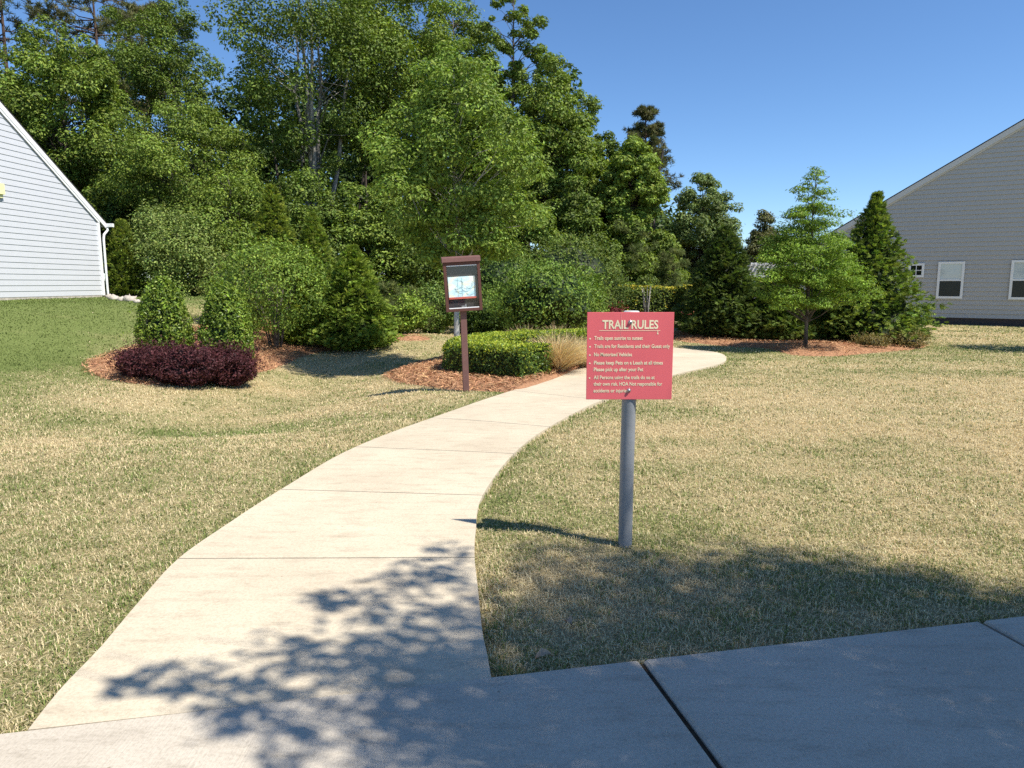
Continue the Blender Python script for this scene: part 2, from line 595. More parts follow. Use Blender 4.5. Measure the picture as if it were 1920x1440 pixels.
Nn = np.stack([rng.normal(size=n) * .35, rng.normal(size=n) * .35, np.ones(n)], 1)
mb = MB()
leaves(mb, C + np.array([0, 0, .012]), Nn, rng.uniform(.10, .22, n), .075, tints(n, (.125, .062, .035), (.35, .22, .14), .2), T=T)
tag(mb.build('pine_straw_needles', M_STRAW), kind='stuff')


# ------------------------------------------------------------------ lawn
def greenness(x, y):
    n1 = vnoise(x * .55 + 3, y * .8, 11); n2 = vnoise(x * 1.7, y * 2.2, 12); n3 = vnoise(x * 5.3, y * 5.3, 13)
    n = .45 * n1 + .35 * n2 + .2 * n3
    base = .24 + .0 * x
    base = base + .80 * sstep(-5.8, -8.6, x + .22 * np.clip(y - 12, 0, 10))                     # the bank is green
    base = base + .02 * sstep(-.6, -2.5, x) * sstep(9, 4, y)                                # near left
    base = base + .22 * sstep(13, 15.5, y) * sstep(19.5, 17.5, y) * sstep(3, 6, x)           # far right strip
    base = base - .16 * sstep(1, 3, x) * sstep(3, 5, y) * sstep(13, 10, y)
    base = base + .45 * n2 * np.exp(-((x + 4.9) / 1.6) ** 2 - ((y - 8.3) / .4) ** 2) + .28 * np.exp(-((x + 2.9) / .8) ** 2 - ((y - 9.2) / .25) ** 2)
    base = base + .05 * sstep(-.8, -2, x) * sstep(5.5, 3.5, y)
    base = base + .25 * np.exp(-((x - .9) / .35) ** 2 - ((y - 4.15) / .25) ** 2)
    base = base + .25 * np.exp(-((x + .2) / .7) ** 2 - ((y - 10.4) / .35) ** 2)
    ed = PATH_D(x, y)
    base = base + .14 * sstep(.45, .05, ed)
    return np.clip(base + .95 * (n - .5), .02, .98)


def PATH_D(x, y):
    return poly_dist(x, y, PATH_POLY[::3])


STRAW_A, STRAW_B = np.array((.60, .49, .285)), np.array((.83, .71, .45))
GREEN_A, GREEN_B = np.array((.13, .175, .045)), np.array((.26, .325, .10))

xs = np.concatenate([np.linspace(-400, -30, 14)[:-1], np.linspace(-30, -18, 25)[:-1], np.arange(-18, 22, .2), np.linspace(22, 40, 30), np.linspace(40, 400, 14)[1:]])
ys = np.concatenate([np.linspace(-60, -2, 20)[:-1], np.arange(-2, 30, .2), np.linspace(30, 60, 50), np.linspace(60, 500, 16)[1:]])
X, Y = np.meshgrid(xs, ys)
Z = ground(X, Y)
inp = in_poly(X, Y, PATH_POLY) | in_poly(X, Y, SIDE_POLY)
Z = Z - .006 - .03 * (inp & (poly_dist(X, Y, PATH_POLY[::2]) > .0))
G = greenness(X, Y)[..., None]
th = np.array((.44, .355, .205)); tg = np.array((.15, .19, .06))
TC = th * (1 - G) + tg * G
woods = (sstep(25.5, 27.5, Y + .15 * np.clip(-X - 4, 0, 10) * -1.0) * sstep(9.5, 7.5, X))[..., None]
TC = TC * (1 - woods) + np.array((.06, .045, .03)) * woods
idx = np.arange(X.size).reshape(X.shape)
Q = np.stack([idx[:-1, :-1], idx[:-1, 1:], idx[1:, 1:], idx[1:, :-1]], -1).reshape(-1, 4)
mb = MB()
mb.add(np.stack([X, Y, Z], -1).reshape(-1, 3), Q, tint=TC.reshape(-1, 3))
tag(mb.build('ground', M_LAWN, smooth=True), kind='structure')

# individual blades, denser where they show larger
mb = MB()


def blades(y0, y1, dens, h0, h1, w0, margin=1.3):
    xm = .72 * y1 + margin
    n = int((2 * xm) * (y1 - y0) * dens)
    x = rng.uniform(-xm, xm, n); y = rng.uniform(y0, y1, n)
    k = np.abs(x) < .72 * y + margin
    k &= (x < .70 * y + margin)
    x, y = x[k], y[k]
    jx, jy = x + rng.normal(size=len(x)) * .026, y + rng.normal(size=len(x)) * .026
    k = ~in_poly(jx, jy, SIDE_POLY) & ~in_poly(jx, jy, PATH_POLY)
    x, y = x[k], y[k]
    for poly in BEDS:
        k = ~in_poly(x, y, poly)
        x, y = x[k], y[k]
    if y1 > 19:
        wall = (x - (-14.69 + .0731 * (y - 20.5))) > .15
        x, y = x[wall], y[wall]
    n = len(x)
    g = greenness(x, y)
    tuft = vnoise(x * 9, y * 9, 21)
    green = rng.random(n) < np.clip(g * 1.12 + .35 * (tuft - .5), 0, 1) ** .8
    k = rng.random((n, 1))
    col = np.where(green[:, None], GREEN_A * (1 - k) + GREEN_B * k, STRAW_A * (1 - k) + STRAW_B * k)
    col = col * (1 + .12 * rng.normal(size=(n, 1)))
    dark = rng.random(n) < .04
    col[dark] *= .55
    h = rng.uniform(h0, h1, n) * (.7 + .6 * tuft)
    az = rng.uniform(0, 2 * math.pi, n) + 2.0 * vnoise(x * 3, y * 3, 22)
    lean = np.abs(rng.normal(size=n)) * .7 + .32
    dx, dy = np.cos(az), np.sin(az)
    base = np.stack([x, y, ground(x, y) - .012], 1)
    w = w0 * rng.uniform(.7, 1.4, n)
    sx, sy = -dy * w / 2, dx * w / 2
    side = np.stack([sx, sy, np.zeros(n)], 1)
    mid = base + np.stack([dx * h * lean * .25, dy * h * lean * .25, h * .62], 1)
    tip = base + np.stack([dx * h * lean, dy * h * lean, h * np.clip(1.05 - lean * .35, .25, 1)], 1)
    V = np.stack([base - side, base + side, mid + side * .8, mid - side * .8, tip], 1).reshape(-1, 3)
    o = np.arange(n)[:, None] * 5
    mb.add(V, o + np.array([[0, 1, 2, 3]]), o + np.array([[3, 2, 4]]), tint=np.repeat(np.clip(col, .01, .9), 5, 0))


blades(1.6, 4.6, 7800, .018, .040, .0038)
blades(4.6, 8.0, 3400, .018, .042, .0056)
blades(8.0, 13.0, 1300, .02, .045, .0085)
blades(13.0, 20.0, 500, .022, .045, .014)
blades(20.0, 27.0, 170, .025, .05, .026)
tag(mb.build('lawn_grass', M_DRY), kind='stuff')

# ------------------------------------------------------------------ trail rules sign
M_RED = plain('faded_red_sign_paint', (.74, .135, .15), .5, .35, noise=.07, scale=2.5)
M_CREAM = plain('cream_lettering', (.86, .74, .50), .55, .3, noise=.10, scale=14)
M_POST = plain('grey_painted_pipe', (.215, .225, .24), .42, .5, noise=.12, scale=9, bump=.1, bscale=40)
M_CAP = plain('pale_metal_cap', (.55, .54, .52), .5, .4)
M_STEEL = plain('zinc_bolt', (.45, .45, .46), .3, .5, metal=.9)
M_EDGE = plain('pale_sign_edge', (.75, .6, .55), .6, .3)


def text_mesh(body, bold=0.0):
    cu = bpy.data.curves.new('t', 'FONT')
    cu.body = body; cu.size = 1; cu.offset = bold; cu.resolution_u = 3
    ob = bpy.data.objects.new('t', cu)
    COL.objects.link(ob)
    dg = bpy.context.evaluated_depsgraph_get(); dg.update()
    me = bpy.data.meshes.new_from_object(ob.evaluated_get(dg))
    V = np.zeros(len(me.vertices) * 3); me.vertices.foreach_get('co', V); V = V.reshape(-1, 3)
    Fs = [tuple(p.vertices) for p in me.polygons]
    bpy.data.objects.remove(ob); bpy.data.curves.remove(cu); bpy.data.meshes.remove(me)
    return V, Fs


base = at(1172, 1022)
SX, SY = base.x, base.y
pc = pt(1181, 668, SY - .05)
pw, ph = .492, .500
sign = empty('trail_sign', 'square faded red sign with cream trail rules lettering on a round grey pipe post', 'sign', (SX, SY, base.z))
ptop = 1.0 * pt(1178, 584, SY).z - base.z
m_ = MB()
m_.tube([(0, 0, -.15), (0, 0, .0), (.0, 0, .5), (.004, 0, 1.0), (.006, 0, ptop - .012)], .0415, 32)
post = m_.build('post', M_POST, sign, True)
m_ = MB()
m_.tube([(.006, 0, ptop - .012), (.006, 0, ptop - .006), (.006, 0, ptop), (.006, 0, ptop + .004)], [.044, .045, .045, .038], 32)
m_.build('post_cap', M_CAP, post, False)
PX, PZ = pc.x - SX, pc.z - base.z
FY = -.0415 - .006                       # front face of the panel, local y
m_ = MB()
b8 = []
for z in (-ph / 2, ph / 2):
    b8 += [(PX - pw / 2, FY, PZ + z), (PX + pw / 2, FY, PZ + z), (PX + pw / 2, FY + .005, PZ + z), (PX - pw / 2, FY + .005, PZ + z)]
m_.hexa(b8)
panel = m_.build('panel', M_RED, sign)
bv = panel.modifiers.new('b', 'BEVEL'); bv.width = .0015; bv.segments = 2


def put_text(name, lines, z_off):
    mbx = MB()
    bm_faces = []
    V_all, off = [], 0
    polys = []
    for body, u0, u1, vb, cap, bold in lines:
        V, Fs = text_mesh(body, bold)
        Vc, _ = text_mesh('H', bold)
        capH = Vc[:, 1].max() - Vc[:, 1].min()
        sx = (u1 - u0) * pw / (V[:, 0].max() - V[:, 0].min())
        sy = cap * ph / capH
        x = PX - pw / 2 + u0 * pw + (V[:, 0] - V[:, 0].min()) * sx
        z = PZ + ph / 2 - vb * ph + V[:, 1] * sy
        V_all.append(np.stack([x, np.full(len(x), FY - z_off), z], 1))
        polys += [tuple(i + off for i in f) for f in Fs]
        off += len(V)
    me = bpy.data.meshes.new(name)
    me.from_pydata(np.vstack(V_all).tolist(), [], polys)
    me.materials.append(M_CREAM)
    o = bpy.data.objects.new(name, me); COL.objects.link(o); o.parent = panel
    return o


put_text('heading_lettering', [('TRAIL RULES', .175, .82, .185, .100, .024)], .0012)
RULES = [
    ('Trails open sunrise to sunset', .085, .645, .312, .043, .02),
    ('Trails are for Residents and their Guest only', .085, .962, .405, .043, .02),
    ('No Motorized Vehicles', .085, .525, .499, .043, .02),
    ('Please keep Pets on a Leash at all times', .085, .885, .594, .043, .02),
    ('Please pick up after your Pet', .085, .660, .671, .043, .02),
    ('All Persons using the trails do so at', .085, .795, .763, .043, .02),
    ('their own risk. HOA Not responsible for', .085, .885, .838, .043, .02),
    ('accidents or injuries.', .085, .500, .916, .043, .02)]
for k in ((0,), (1,), (2,), (3, 4), (5, 6, 7)):
    put_text('rule_lettering', [RULES[i] for i in k], .0012)
m_ = MB()


def sgn_rect(u0, u1, v0, v1, e=.0011):
    x0, x1 = PX - pw / 2 + u0 * pw, PX - pw / 2 + u1 * pw
    z0, z1 = PZ + ph / 2 - v1 * ph, PZ + ph / 2 - v0 * ph
    m_.add([(x0, FY - e, z0), (x1, FY - e, z0), (x1, FY - e, z1), (x0, FY - e, z1)], [(0, 1, 2, 3)])


sgn_rect(.14, .845, .205, .2105)
sgn_rect(.813, .820, .211, .235); sgn_rect(.809, .824, .235, .25)
m_.build('underline', M_CREAM, panel)
m_ = MB()
sgn_rect(.388, .3915, .015, .30)
m_.build('paint_streak', plain('pale_pink_streak', (.80, .30, .30), .6, .2), panel)
for v in (.30, .392, .487, .581, .751):
    m_ = MB()
    an = np.linspace(0, 2 * math.pi, 10, endpoint=False)
    cx, cz = PX - pw / 2 + .037 * pw, PZ + ph / 2 - v * ph
    V = [(cx, FY - .0011, cz)] + [(cx + .0048 * math.cos(t), FY - .0011, cz + .0048 * math.sin(t)) for t in an]
    m_.add(V, tris=[(0, 1 + (i + 1) % 10, 1 + i) for i in range(10)][::1])
    m_.build('bullet_mark', M_CREAM, panel)
for v in (.113, .895):
    cx, cz = PX - pw / 2 + .497 * pw, PZ + ph / 2 - v * ph
    m_ = MB()
    m_.tube([(cx, FY + .0005, cz), (cx, FY - .002, cz), (cx, FY - .0021, cz)], [.012, .012, .011], 20)
    m_.tube([(cx, FY - .002, cz), (cx, FY - .007, cz), (cx, FY - .0105, cz), (cx, FY - .012, cz)], [.0095, .0095, .006, .002], 16)
    m_.build('bolt', M_STEEL, panel, True)

# ------------------------------------------------------------------ map kiosk
M_BROWN = plain('brown_kiosk_paint', (.105, .042, .032), .55, .35, noise=.15, scale=8)
M_BROWN2 = plain('sun_faded_brown_paint', (.17, .085, .075), .6, .3, noise=.12, scale=10)
M_DARKB = plain('charcoal_backboard', (.05, .047, .05), .8, .2, noise=.2)
M_WHITE = plain('white_trim_paint', (.80, .81, .82), .5, .4, noise=.02)
M_SHELFRED = plain('red_map_border', (.55, .12, .09), .6, .3)


def glass_mat():
    m, nt, b = nodes('clear_cabinet_glass')
    tr = N(nt, 'ShaderNodeBsdfTransparent')
    gl = N(nt, 'ShaderNodeBsdfGlossy', Roughness=.03)
    ms = N(nt, 'ShaderNodeMixShader')
    ms.inputs[0].default_value = .06
    nt.links.new(tr.outputs[0], ms.inputs[1]); nt.links.new(gl.outputs[0], ms.inputs[2])
    nt.links.new(ms.outputs[0], nt.nodes['Material Output'].inputs['Surface'])
    return m


def map_mat():
    m, nt, b = nodes('printed_trail_map')
    tc = N(nt, 'ShaderNodeTexCoord')
    nz = N(nt, 'ShaderNodeTexNoise', Scale=5.5, Detail=2.0, Distortion=1.4)
    nt.links.new(tc.outputs['Object'], nz.inputs['Vector'])
    rp = N(nt, 'ShaderNodeValToRGB')
    e = rp.color_ramp.elements
    e[0].position = .36; e[0].color = (.55, .84, .92, 1)
    e[1].position = .62; e[1].color = (.93, .95, .95, 1)
    x = e.new(.5); x.color = (.72, .92, .95, 1)
    x = e.new(.55); x.color = (.86, .90, .68, 1)
    nt.links.new(nz.outputs['Fac'], rp.inputs['Fac']); nt.links.new(rp.outputs['Color'], b.inputs['Base Color'])
    b.inputs['Roughness'].default_value = .5
    return m


kb = at(874, 733)
kiosk = empty('map_kiosk', 'leaning brown wooden map box with small roof on a square brown post beside the path', 'map kiosk', kb, rz=R(4))
kiosk.rotation_euler = (0, R(-1.6), R(9))
KH = pt(868, 583, kb.y).z - kb.z            # underside of the cabinet
m_ = MB()
m_.box((0, 0, (KH + .04 - .2) / 2), (.088, .088, KH + .04 + .2))
kp = m_.build('post', M_BROWN2, kiosk)
bv = kp.modifiers.new('b', 'BEVEL'); bv.width = .004; bv.segments = 2
bw, bh, bd_ = .525, .70, .08
cab = MB()
fw = .042
cab.box((0, .033, bh / 2), (bw - .004, .012, bh - .004))
cab.box((-bw / 2 + fw / 2, 0, bh / 2), (fw, bd_, bh)); cab.box((bw / 2 - fw / 2, 0, bh / 2), (fw, bd_, bh))
cab.box((0, 0, fw / 2), (bw - 2 * fw - .001, bd_ - .004, fw)); cab.box((0, 0, bh - .045 / 2), (bw - 2 * fw - .001, bd_ - .004, .045))
KO = (0.012, -.06, KH)


def kpart(m_, name, mat, parent):
    o = m_.build(name, mat, parent)
    return o


cabinet = kpart(cab, 'cabinet', M_BROWN, kiosk)
cabinet.location = KO; cabinet.rotation_euler = (0, R(-1.8), 0)
bv = cabinet.modifiers.new('b', 'BEVEL'); bv.width = .003; bv.segments = 1
m_ = MB(); m_.box((0, .021, bh / 2), (bw - 2 * fw, .006, bh - 2 * fw))
kpart(m_, 'backboard', M_DARKB, cabinet)
m_ = MB()
m_.hexa([(-.275, -.062, bh + .002), (.275, -.062, bh + .002), (.275, .075, bh + .002), (-.275, .075, bh + .002),
         (-.275, -.054, bh + .060), (.275, -.054, bh + .060), (.275, .075, bh + .085), (-.275, .075, bh + .085)])
rf = kpart(m_, 'roof', M_BROWN2, kiosk)
rf.location = KO; rf.rotation_euler = (0, R(-1.8), 0)
m_ = MB(); zc0 = .205
m_.add([(-.205, .004, zc0), (.185, .004, zc0), (.185, .004, zc0 + .29), (-.205, .004, zc0 + .29)], [(0, 1, 2, 3)])
mapo = kpart(m_, 'map_sheet', map_mat(), cabinet)
m_ = MB()
for k in range(7):
    a0 = rng.uniform(0, 6.28); cx_, cz_ = rng.uniform(-.15, .14), zc0 + rng.uniform(.09, .22)
    pts = []
    for i in range(12):
        tt = a0 + i * rng.uniform(.12, .3)
        rr_ = rng.uniform(.05, .06) + .004 * i
        pts.append((np.clip(cx_ + rr_ * 1.2 * math.cos(tt), -.2, .18), .0022, np.clip(cz_ + rr_ * .9 * math.sin(tt), zc0 + .01, zc0 + .28)))
    m_.tube(pts, .0009, 4)
for xx in (-.07, -.01):
    m_.tube([(xx, .0022, zc0 + .01), (xx, .0022, zc0 + .28)], .0012, 4)
kpart(m_, 'map_lines', plain('map_ink', (.25, .38, .42), .6, .2), mapo)
m_ = MB(); m_.box((-.005, .0, zc0 - .014), (.40, .018, .026))
kpart(m_, 'map_ledge', M_SHELFRED, cabinet)
m_ = MB(); m_.box((0, -.027, fw + .007), (bw - 2 * fw - .01, .014, .013))
kpart(m_, 'glass_channel', M_WHITE, cabinet)
m_ = MB(); m_.box((0, -.027, bh - .052), (bw - 2 * fw - .01, .014, .012))
kpart(m_, 'glass_channel', M_WHITE, cabinet)
m_ = MB()
gx, gz0, gz1 = bw / 2 - fw - .003, fw + .014, bh - .06
m_.add([(-gx, -.026, gz0), (gx, -.026, gz0), (gx, -.026, gz1), (-gx, -.026, gz1)], [(0, 1, 2, 3)])
kpart(m_, 'glass_door', glass_mat(), cabinet)
m_ = MB(); m_.box((.0, -.0, fw + .02), (.07, .02, .035)); m_.box((.025, -.008, fw + .03), (.02, .02, .055))
kpart(m_, 'latch', M_STEEL, cabinet)

# ------------------------------------------------------------------ houses
M_SIDW = plain('white_lap_siding', (.545, .555, .585), .55, .3, noise=.02, scale=3)
M_SIDB = plain('beige_grey_lap_siding', (.46, .445, .42), .7, .2, noise=.01, scale=.6)
M_SHING = plain('dark_roof_shingles', (.045, .042, .042), .9, .15, noise=.4, scale=20, bump=.5, bscale=25)
M_TRIMW = plain('bright_white_trim', (.80, .80, .80), .5, .4, noise=.02)
M_TRIMB = plain('beige_trim', (.58, .57, .55), .55, .3, noise=.02)
M_STONE = plain('pale_stone_footing', (.42, .38, .33), .9, .2, noise=.35, scale=6, bump=.8, bscale=14)


def brick_mat():
    m, nt, b = nodes('dark_brick_footing')
    tc = N(nt, 'ShaderNodeTexCoord')
    br = N(nt, 'ShaderNodeTexBrick', Scale=4.5)
    br.inputs['Color1'].default_value = (.05, .035, .035, 1); br.inputs['Color2'].default_value = (.075, .05, .045, 1); br.inputs['Mortar'].default_value = (.10, .095, .09, 1)
    br.inputs['Mortar Size'].default_value = .012
    mp = N(nt, 'ShaderNodeMapping'); mp.inputs['Rotation'].default_value = (R(90), 0, 0)
    nt.links.new(tc.outputs['Object'], mp.inputs['Vector'])
    nt.links.new(mp.outputs[0], br.inputs['Vector'])
    nt.links.new(br.outputs['Color'], b.inputs['Base Color'])
    b.inputs['Roughness'].default_value = .9
    return m


M_BRICK = brick_mat()


def pane_mat(name, col, rough, spec):
    m, nt, b = nodes(name)
    b.inputs['Base Color'].default_value = (*col, 1)
    b.inputs['Roughness'].default_value = rough
    b.inputs['Specular IOR Level'].default_value = spec
    b.inputs['IOR'].default_value = 1.5
    tc = N(nt, 'ShaderNodeTexCoord')
    nz = N(nt, 'ShaderNodeTexNoise', Scale=2.2, Detail=1.0)
    nt.links.new(tc.outputs['Object'], nz.inputs['Vector'])
    bp = N(nt, 'ShaderNodeBump', Strength=.25, Distance=.02)
    nt.links.new(nz.outputs['Fac'], bp.inputs['Height']); nt.links.new(bp.outputs['Normal'], b.inputs['Normal'])
    return m


M_PANE = pane_mat('dark_window_glass', (.012, .014, .016), .03, 1.0)
M_PANE_REFL = pane_mat('window_glass_painted_reflection', (.50, .55, .56), .05, .8)  # pale base colour stands in for white siding reflected in the upper panes
M_SCREEN = pane_mat('window_behind_screen', (.03, .034, .03), .35, .35)


class House:
    """gable wall in local axes: t along the wall, z up, local -y is outward"""

    def __init__(self, name, label, P0, d, t0, t1, zb, tr, zr, slope, depth, flip):
        self.root = empty(name, label, 'house', (P0[0], P0[1], 0))
        # local x = d (along wall), local y points INTO the house
        self.d = Vector((d[0], d[1], 0)).normalized()
        self.root.rotation_euler = (0, 0, math.atan2(self.d.y, self.d.x))
        self.flip = flip            # +1 when into-house is +local y
        self.t0, self.t1, self.zb, self.tr, self.zr, self.sl, self.dep = t0, t1, zb, tr, zr, slope, depth

    def roofz(self, t):
        return self.zr - self.sl * abs(t - self.tr)

    def L(self, t, out, z):
        return (t, -self.flip * out, z)

    def quadbox(self, m, t0, t1, z0, z1, o0, o1):
        a = [self.L(t0, o1, z0), self.L(t1, o1, z0), self.L(t1, o0, z0), self.L(t0, o0, z0),
             self.L(t0, o1, z1), self.L(t1, o1, z1), self.L(t1, o0, z1), self.L(t0, o0, z1)]
        m.hexa(a)

    def siding(self, mat, exp, lip=.026):
        m = MB()
        zs = self.zb
        nmax = int((self.zr - self.zb) / exp) + 1

        def ext(z):
            # wall extents at height z, under the roof line
            h = (self.zr - z) / self.sl
            return max(self.t0, self.tr - h), min(self.t1, self.tr + h)
        for i in range(nmax):
            z0, z1 = zs + i * exp, min(zs + (i + 1) * exp, self.zr - .02)
            if z0 >= z1:
                break
            a0, b0 = ext(z0); a1, b1 = ext(z1)
            v = [self.L(a0, .002, z0), self.L(b0, .002, z0), self.L(a0, lip, z0), self.L(b0, lip, z0), self.L(a1, .003, z1), self.L(b1, .003, z1)]
            m.add(v, [(0, 1, 3, 2), (2, 3, 5, 4)])
        # plain wall behind the boards and the rest of the body
        zl, zrr = self.roofz(self.t0), self.roofz(self.t1)
        zf = self.zb - .008
        fr = [self.L(self.t0, 0, zf), self.L(self.t1, 0, zf), self.L(self.t1, 0, zrr - .03), self.L(self.tr, 0, self.zr - .03), self.L(self.t0, 0, zl - .03)]
        bk = [self.L(self.t0, -self.dep, zf), self.L(self.t1, -self.dep, zf), self.L(self.t1, -self.dep, zrr - .03), self.L(self.tr, -self.dep, self.zr - .03), self.L(self.t0, -self.dep, zl - .03)]
        V = fr + bk
        m.add(V, [(0, 1, 2, 4), (5, 9, 7, 6), (0, 4, 9, 5), (1, 6, 7, 2), (0, 5, 6, 1)], [(4, 2, 3), (9, 8, 7)])
        self.wall = m.build('wall', mat, self.root)
        return self.wall

    def roof(self, mat, trim_mat, over=.30, fascia=.20, eave=.35):
        m = MB(); f = MB()
        for sgn, te in ((-1, self.t0 - eave), (1, self.t1 + eave)):
            zt = self.zr - self.sl * abs(te - self.tr)
            th = .05
            a = [self.L(self.tr, over, self.zr + .0), self.L(te, over, zt), self.L(te, -self.dep - .3, zt), self.L(self.tr, -self.dep - .3, self.zr)]
            up = np.array([0, 0, .055])
            lo = np.array(a) + np.array([0, 0, .012]); hi = np.array(a) + up
            m.hexa(np.vstack([lo, hi]))
            # rake board on the wall face and soffit
            a = [self.L(self.tr, over - .004, self.zr - fascia), self.L(te, over - .004, zt - fascia), self.L(te, over - .03, zt - fascia), self.L(self.tr, over - .03, self.zr - fascia)]
            lo = np.array(a); hi = np.array(a) + np.array([0, 0, fascia + .008])
            f.hexa(np.vstack([lo, hi]))
            a = [self.L(self.tr, over - .031, self.zr - .05), self.L(te, over - .031, zt - .05), self.L(te, .02, zt - .05), self.L(self.tr, .02, self.zr - .05)]
            lo = np.array(a); hi = lo + np.array([0, 0, .02])
            f.hexa(np.vstack([lo, hi]))
            # frieze board lying on the siding
            t_in = self.t0 if sgn < 0 else self.t1
            zi = self.roofz(t_in)
            a = [self.L(self.tr, .058, self.zr - .26), self.L(t_in, .058, zi - .26), self.L(t_in, .041, zi - .26), self.L(self.tr, .041, self.zr - .26)]
            lo = np.array(a); hi = lo + np.array([0, 0, .2])
            f.hexa(np.vstack([lo, hi]))
        ro = m.build('roof', mat, self.root)
        f.build('rake_board', trim_mat, self.root)
        return ro

    def footing(self, mat, h, out=.0):
        m = MB()
        self.quadbox(m, self.t0 + .01, self.t1 - .01, self.zb - h - .5, self.zb - .012, -self.dep + .05, out)
        return m.build('foundation', mat, self.root)

    def corner(self, mat, t, w=.11):
        m = MB()
        self.quadbox(m, t - w / 2, t + w / 2, self.zb - .01, self.roofz(t) - .27, -.02, .052)
        return m.build('corner_board', mat, self.root)

    def window(self, t0, t1, z0, z1, fr, upper, lower, grid=False):
        fm = MB()
        o0, o1 = .041, .078
        self.quadbox(fm, t0, t0 + fr, z0, z1, o0, o1); self.quadbox(fm, t1 - fr, t1, z0, z1, o0, o1)
        self.quadbox(fm, t0 + fr, t1 - fr, z0, z0 + fr, o0, o1 - .003); self.quadbox(fm, t0 + fr, t1 - fr, z1 - fr, z1, o0, o1 - .003)
        zm = (z0 + z1) / 2
        w = fm.build('window', M_TRIMW, self.root)
        sm = MB()
        if grid:
            tm = (t0 + t1) / 2
            self.quadbox(sm, tm - .012, tm + .012, z0 + fr, z1 - fr, .049, .059)
            self.quadbox(sm, t0 + fr, t1 - fr, zm - .012, zm + .012, .050, .061)
            sm.build('muntin', M_TRIMW, w)
        else:
            self.quadbox(sm, t0 + fr, t1 - fr, zm - .03, zm + .03, .043, .070)
            sm.build('meeting_rail', M_TRIMW, w)
        for a, b, mt in ((z0 + fr, zm, lower), (zm, z1 - fr, upper)):
            g = MB()
            self.quadbox(g, t0 + fr, t1 - fr, a + .002, b - .002, .041, .047)
            g.build('pane', mt, w)
        return w


# white house on the left: its gable wall runs away from the camera
HL = House('white_house', 'white clapboard house with a steep gable end at the left edge', (-14.69, 20.5), (.0731, 1.0), -11.0, 4.81, 1.16, -3.1, 9.34, .692, 11.0, 1)
HL.siding(M_SIDW, .1700, .016)
HL.roof(M_SHING, M_TRIMW, over=.075, fascia=.17, eave=.32)
HL.footing(M_STONE, .14, .01)
HL.corner(M_TRIMW, 4.81 - .055, .12)
m_ = MB()
te = 4.81 + .32
zt = HL.roofz(te)
HL.quadbox(m_, te - .01, te + .11, zt - .12, zt + .0, -11.2, .29)
gut = m_.build('gutter', M_TRIMW, HL.root)
m_ = MB()
p = [HL.L(te + .04, .1, zt - .12), HL.L(te + .03, .1, zt - .22), HL.L(te - .20, .1, zt - .40), HL.L(te - .22, .085, zt - .55), HL.L(te - .22, .085, 1.4), HL.L(te - .22, .085, 1.16), HL.L(te - .18, .2, 1.10)]
m_.tube(p, .04, 10)
m_.build('downspout', M_TRIMW, HL.root, True)
m_ = MB()
HL.quadbox(m_, .20, .55, 4.08, 4.38, .03, .13)
HL.quadbox(m_, .23, .52, 3.98, 4.08, .03, .08)
m_.build('vent_hood', plain('cream_yellow_plastic', (.80, .76, .42), .5, .3), HL.root)

# beige house on the right: gable wall in shade, facing the camera
dR = Vector((.844, -.536, 0)).normalized()
PR = Vector((17.33, 27.1, 0))


def on_wall(px, py):
    d = ray(px, py)
    # solve s*d = PR + t*dR in plan
    A = np.array([[d[0], -dR.x], [d[1], -dR.y]])
    s, t = np.linalg.solve(A, np.array([PR.x, PR.y]))
    return t, CAMZ + s * d[2]


ta, za = on_wall(1605, 408); tb, zb_ = on_wall(1915, 226)
slopeR = (zb_ - za) / (tb - ta)
trR = tb + 4.0
HR = House('beige_house', 'beige grey clapboard house with a shaded gable wall at the right edge', PR, dR, ta - 2.2, trR + (trR - ta + 2.2), .27, trR, zb_ + slopeR * 4.0 - .06, slopeR, 12.0, 1)
HR.siding(M_SIDB, .1667, .040)
HR.roof(M_SHING, M_TRIMB, over=.12, fascia=.20, eave=.35)
HR.footing(M_BRICK, .45, -.012)
HR.corner(M_TRIMB, HR.t0 + .07, .13)


def win(px0, py0, px1, py1, fr, up, lo, grid=False):
    t0, z1 = on_wall(px0, py0); t1, z0 = on_wall(px1, py1)
    return HR.window(t0, t1, z0, z1, fr, up, lo, grid)


win(1704, 494, 1732, 520, .085, M_PANE, M_PANE, True)
win(1760, 491, 1804, 560, .085, M_PANE_REFL, M_SCREEN)
win(1897, 488, 1942, 562, .085, M_PANE_REFL, M_SCREEN)

# ------------------------------------------------------------------ plants
def crown_profile(t, kind):
    if kind == 'oval':
        return np.sin(np.pi * np.clip(t * .93 + .05, 0, 1)) ** .65
    if kind == 'egg':
        return np.sin(np.pi * np.clip(t ** .75 * .95 + .04, 0, 1)) ** .7
    if kind == 'cone':
        return np.clip((1 - t) ** .8, 0, 1) * sstep(-.05, .18, t) + .05
    if kind == 'oak':
        return np.clip((1 - t) ** .75, 0, 1) * sstep(-.35, .16, t) * 1.12 + .03
    if kind == 'low':
        return np.sqrt(np.clip(1 - (t * .98) ** 2.2, 0, 1)) * .95 + .05
    return np.ones_like(t)


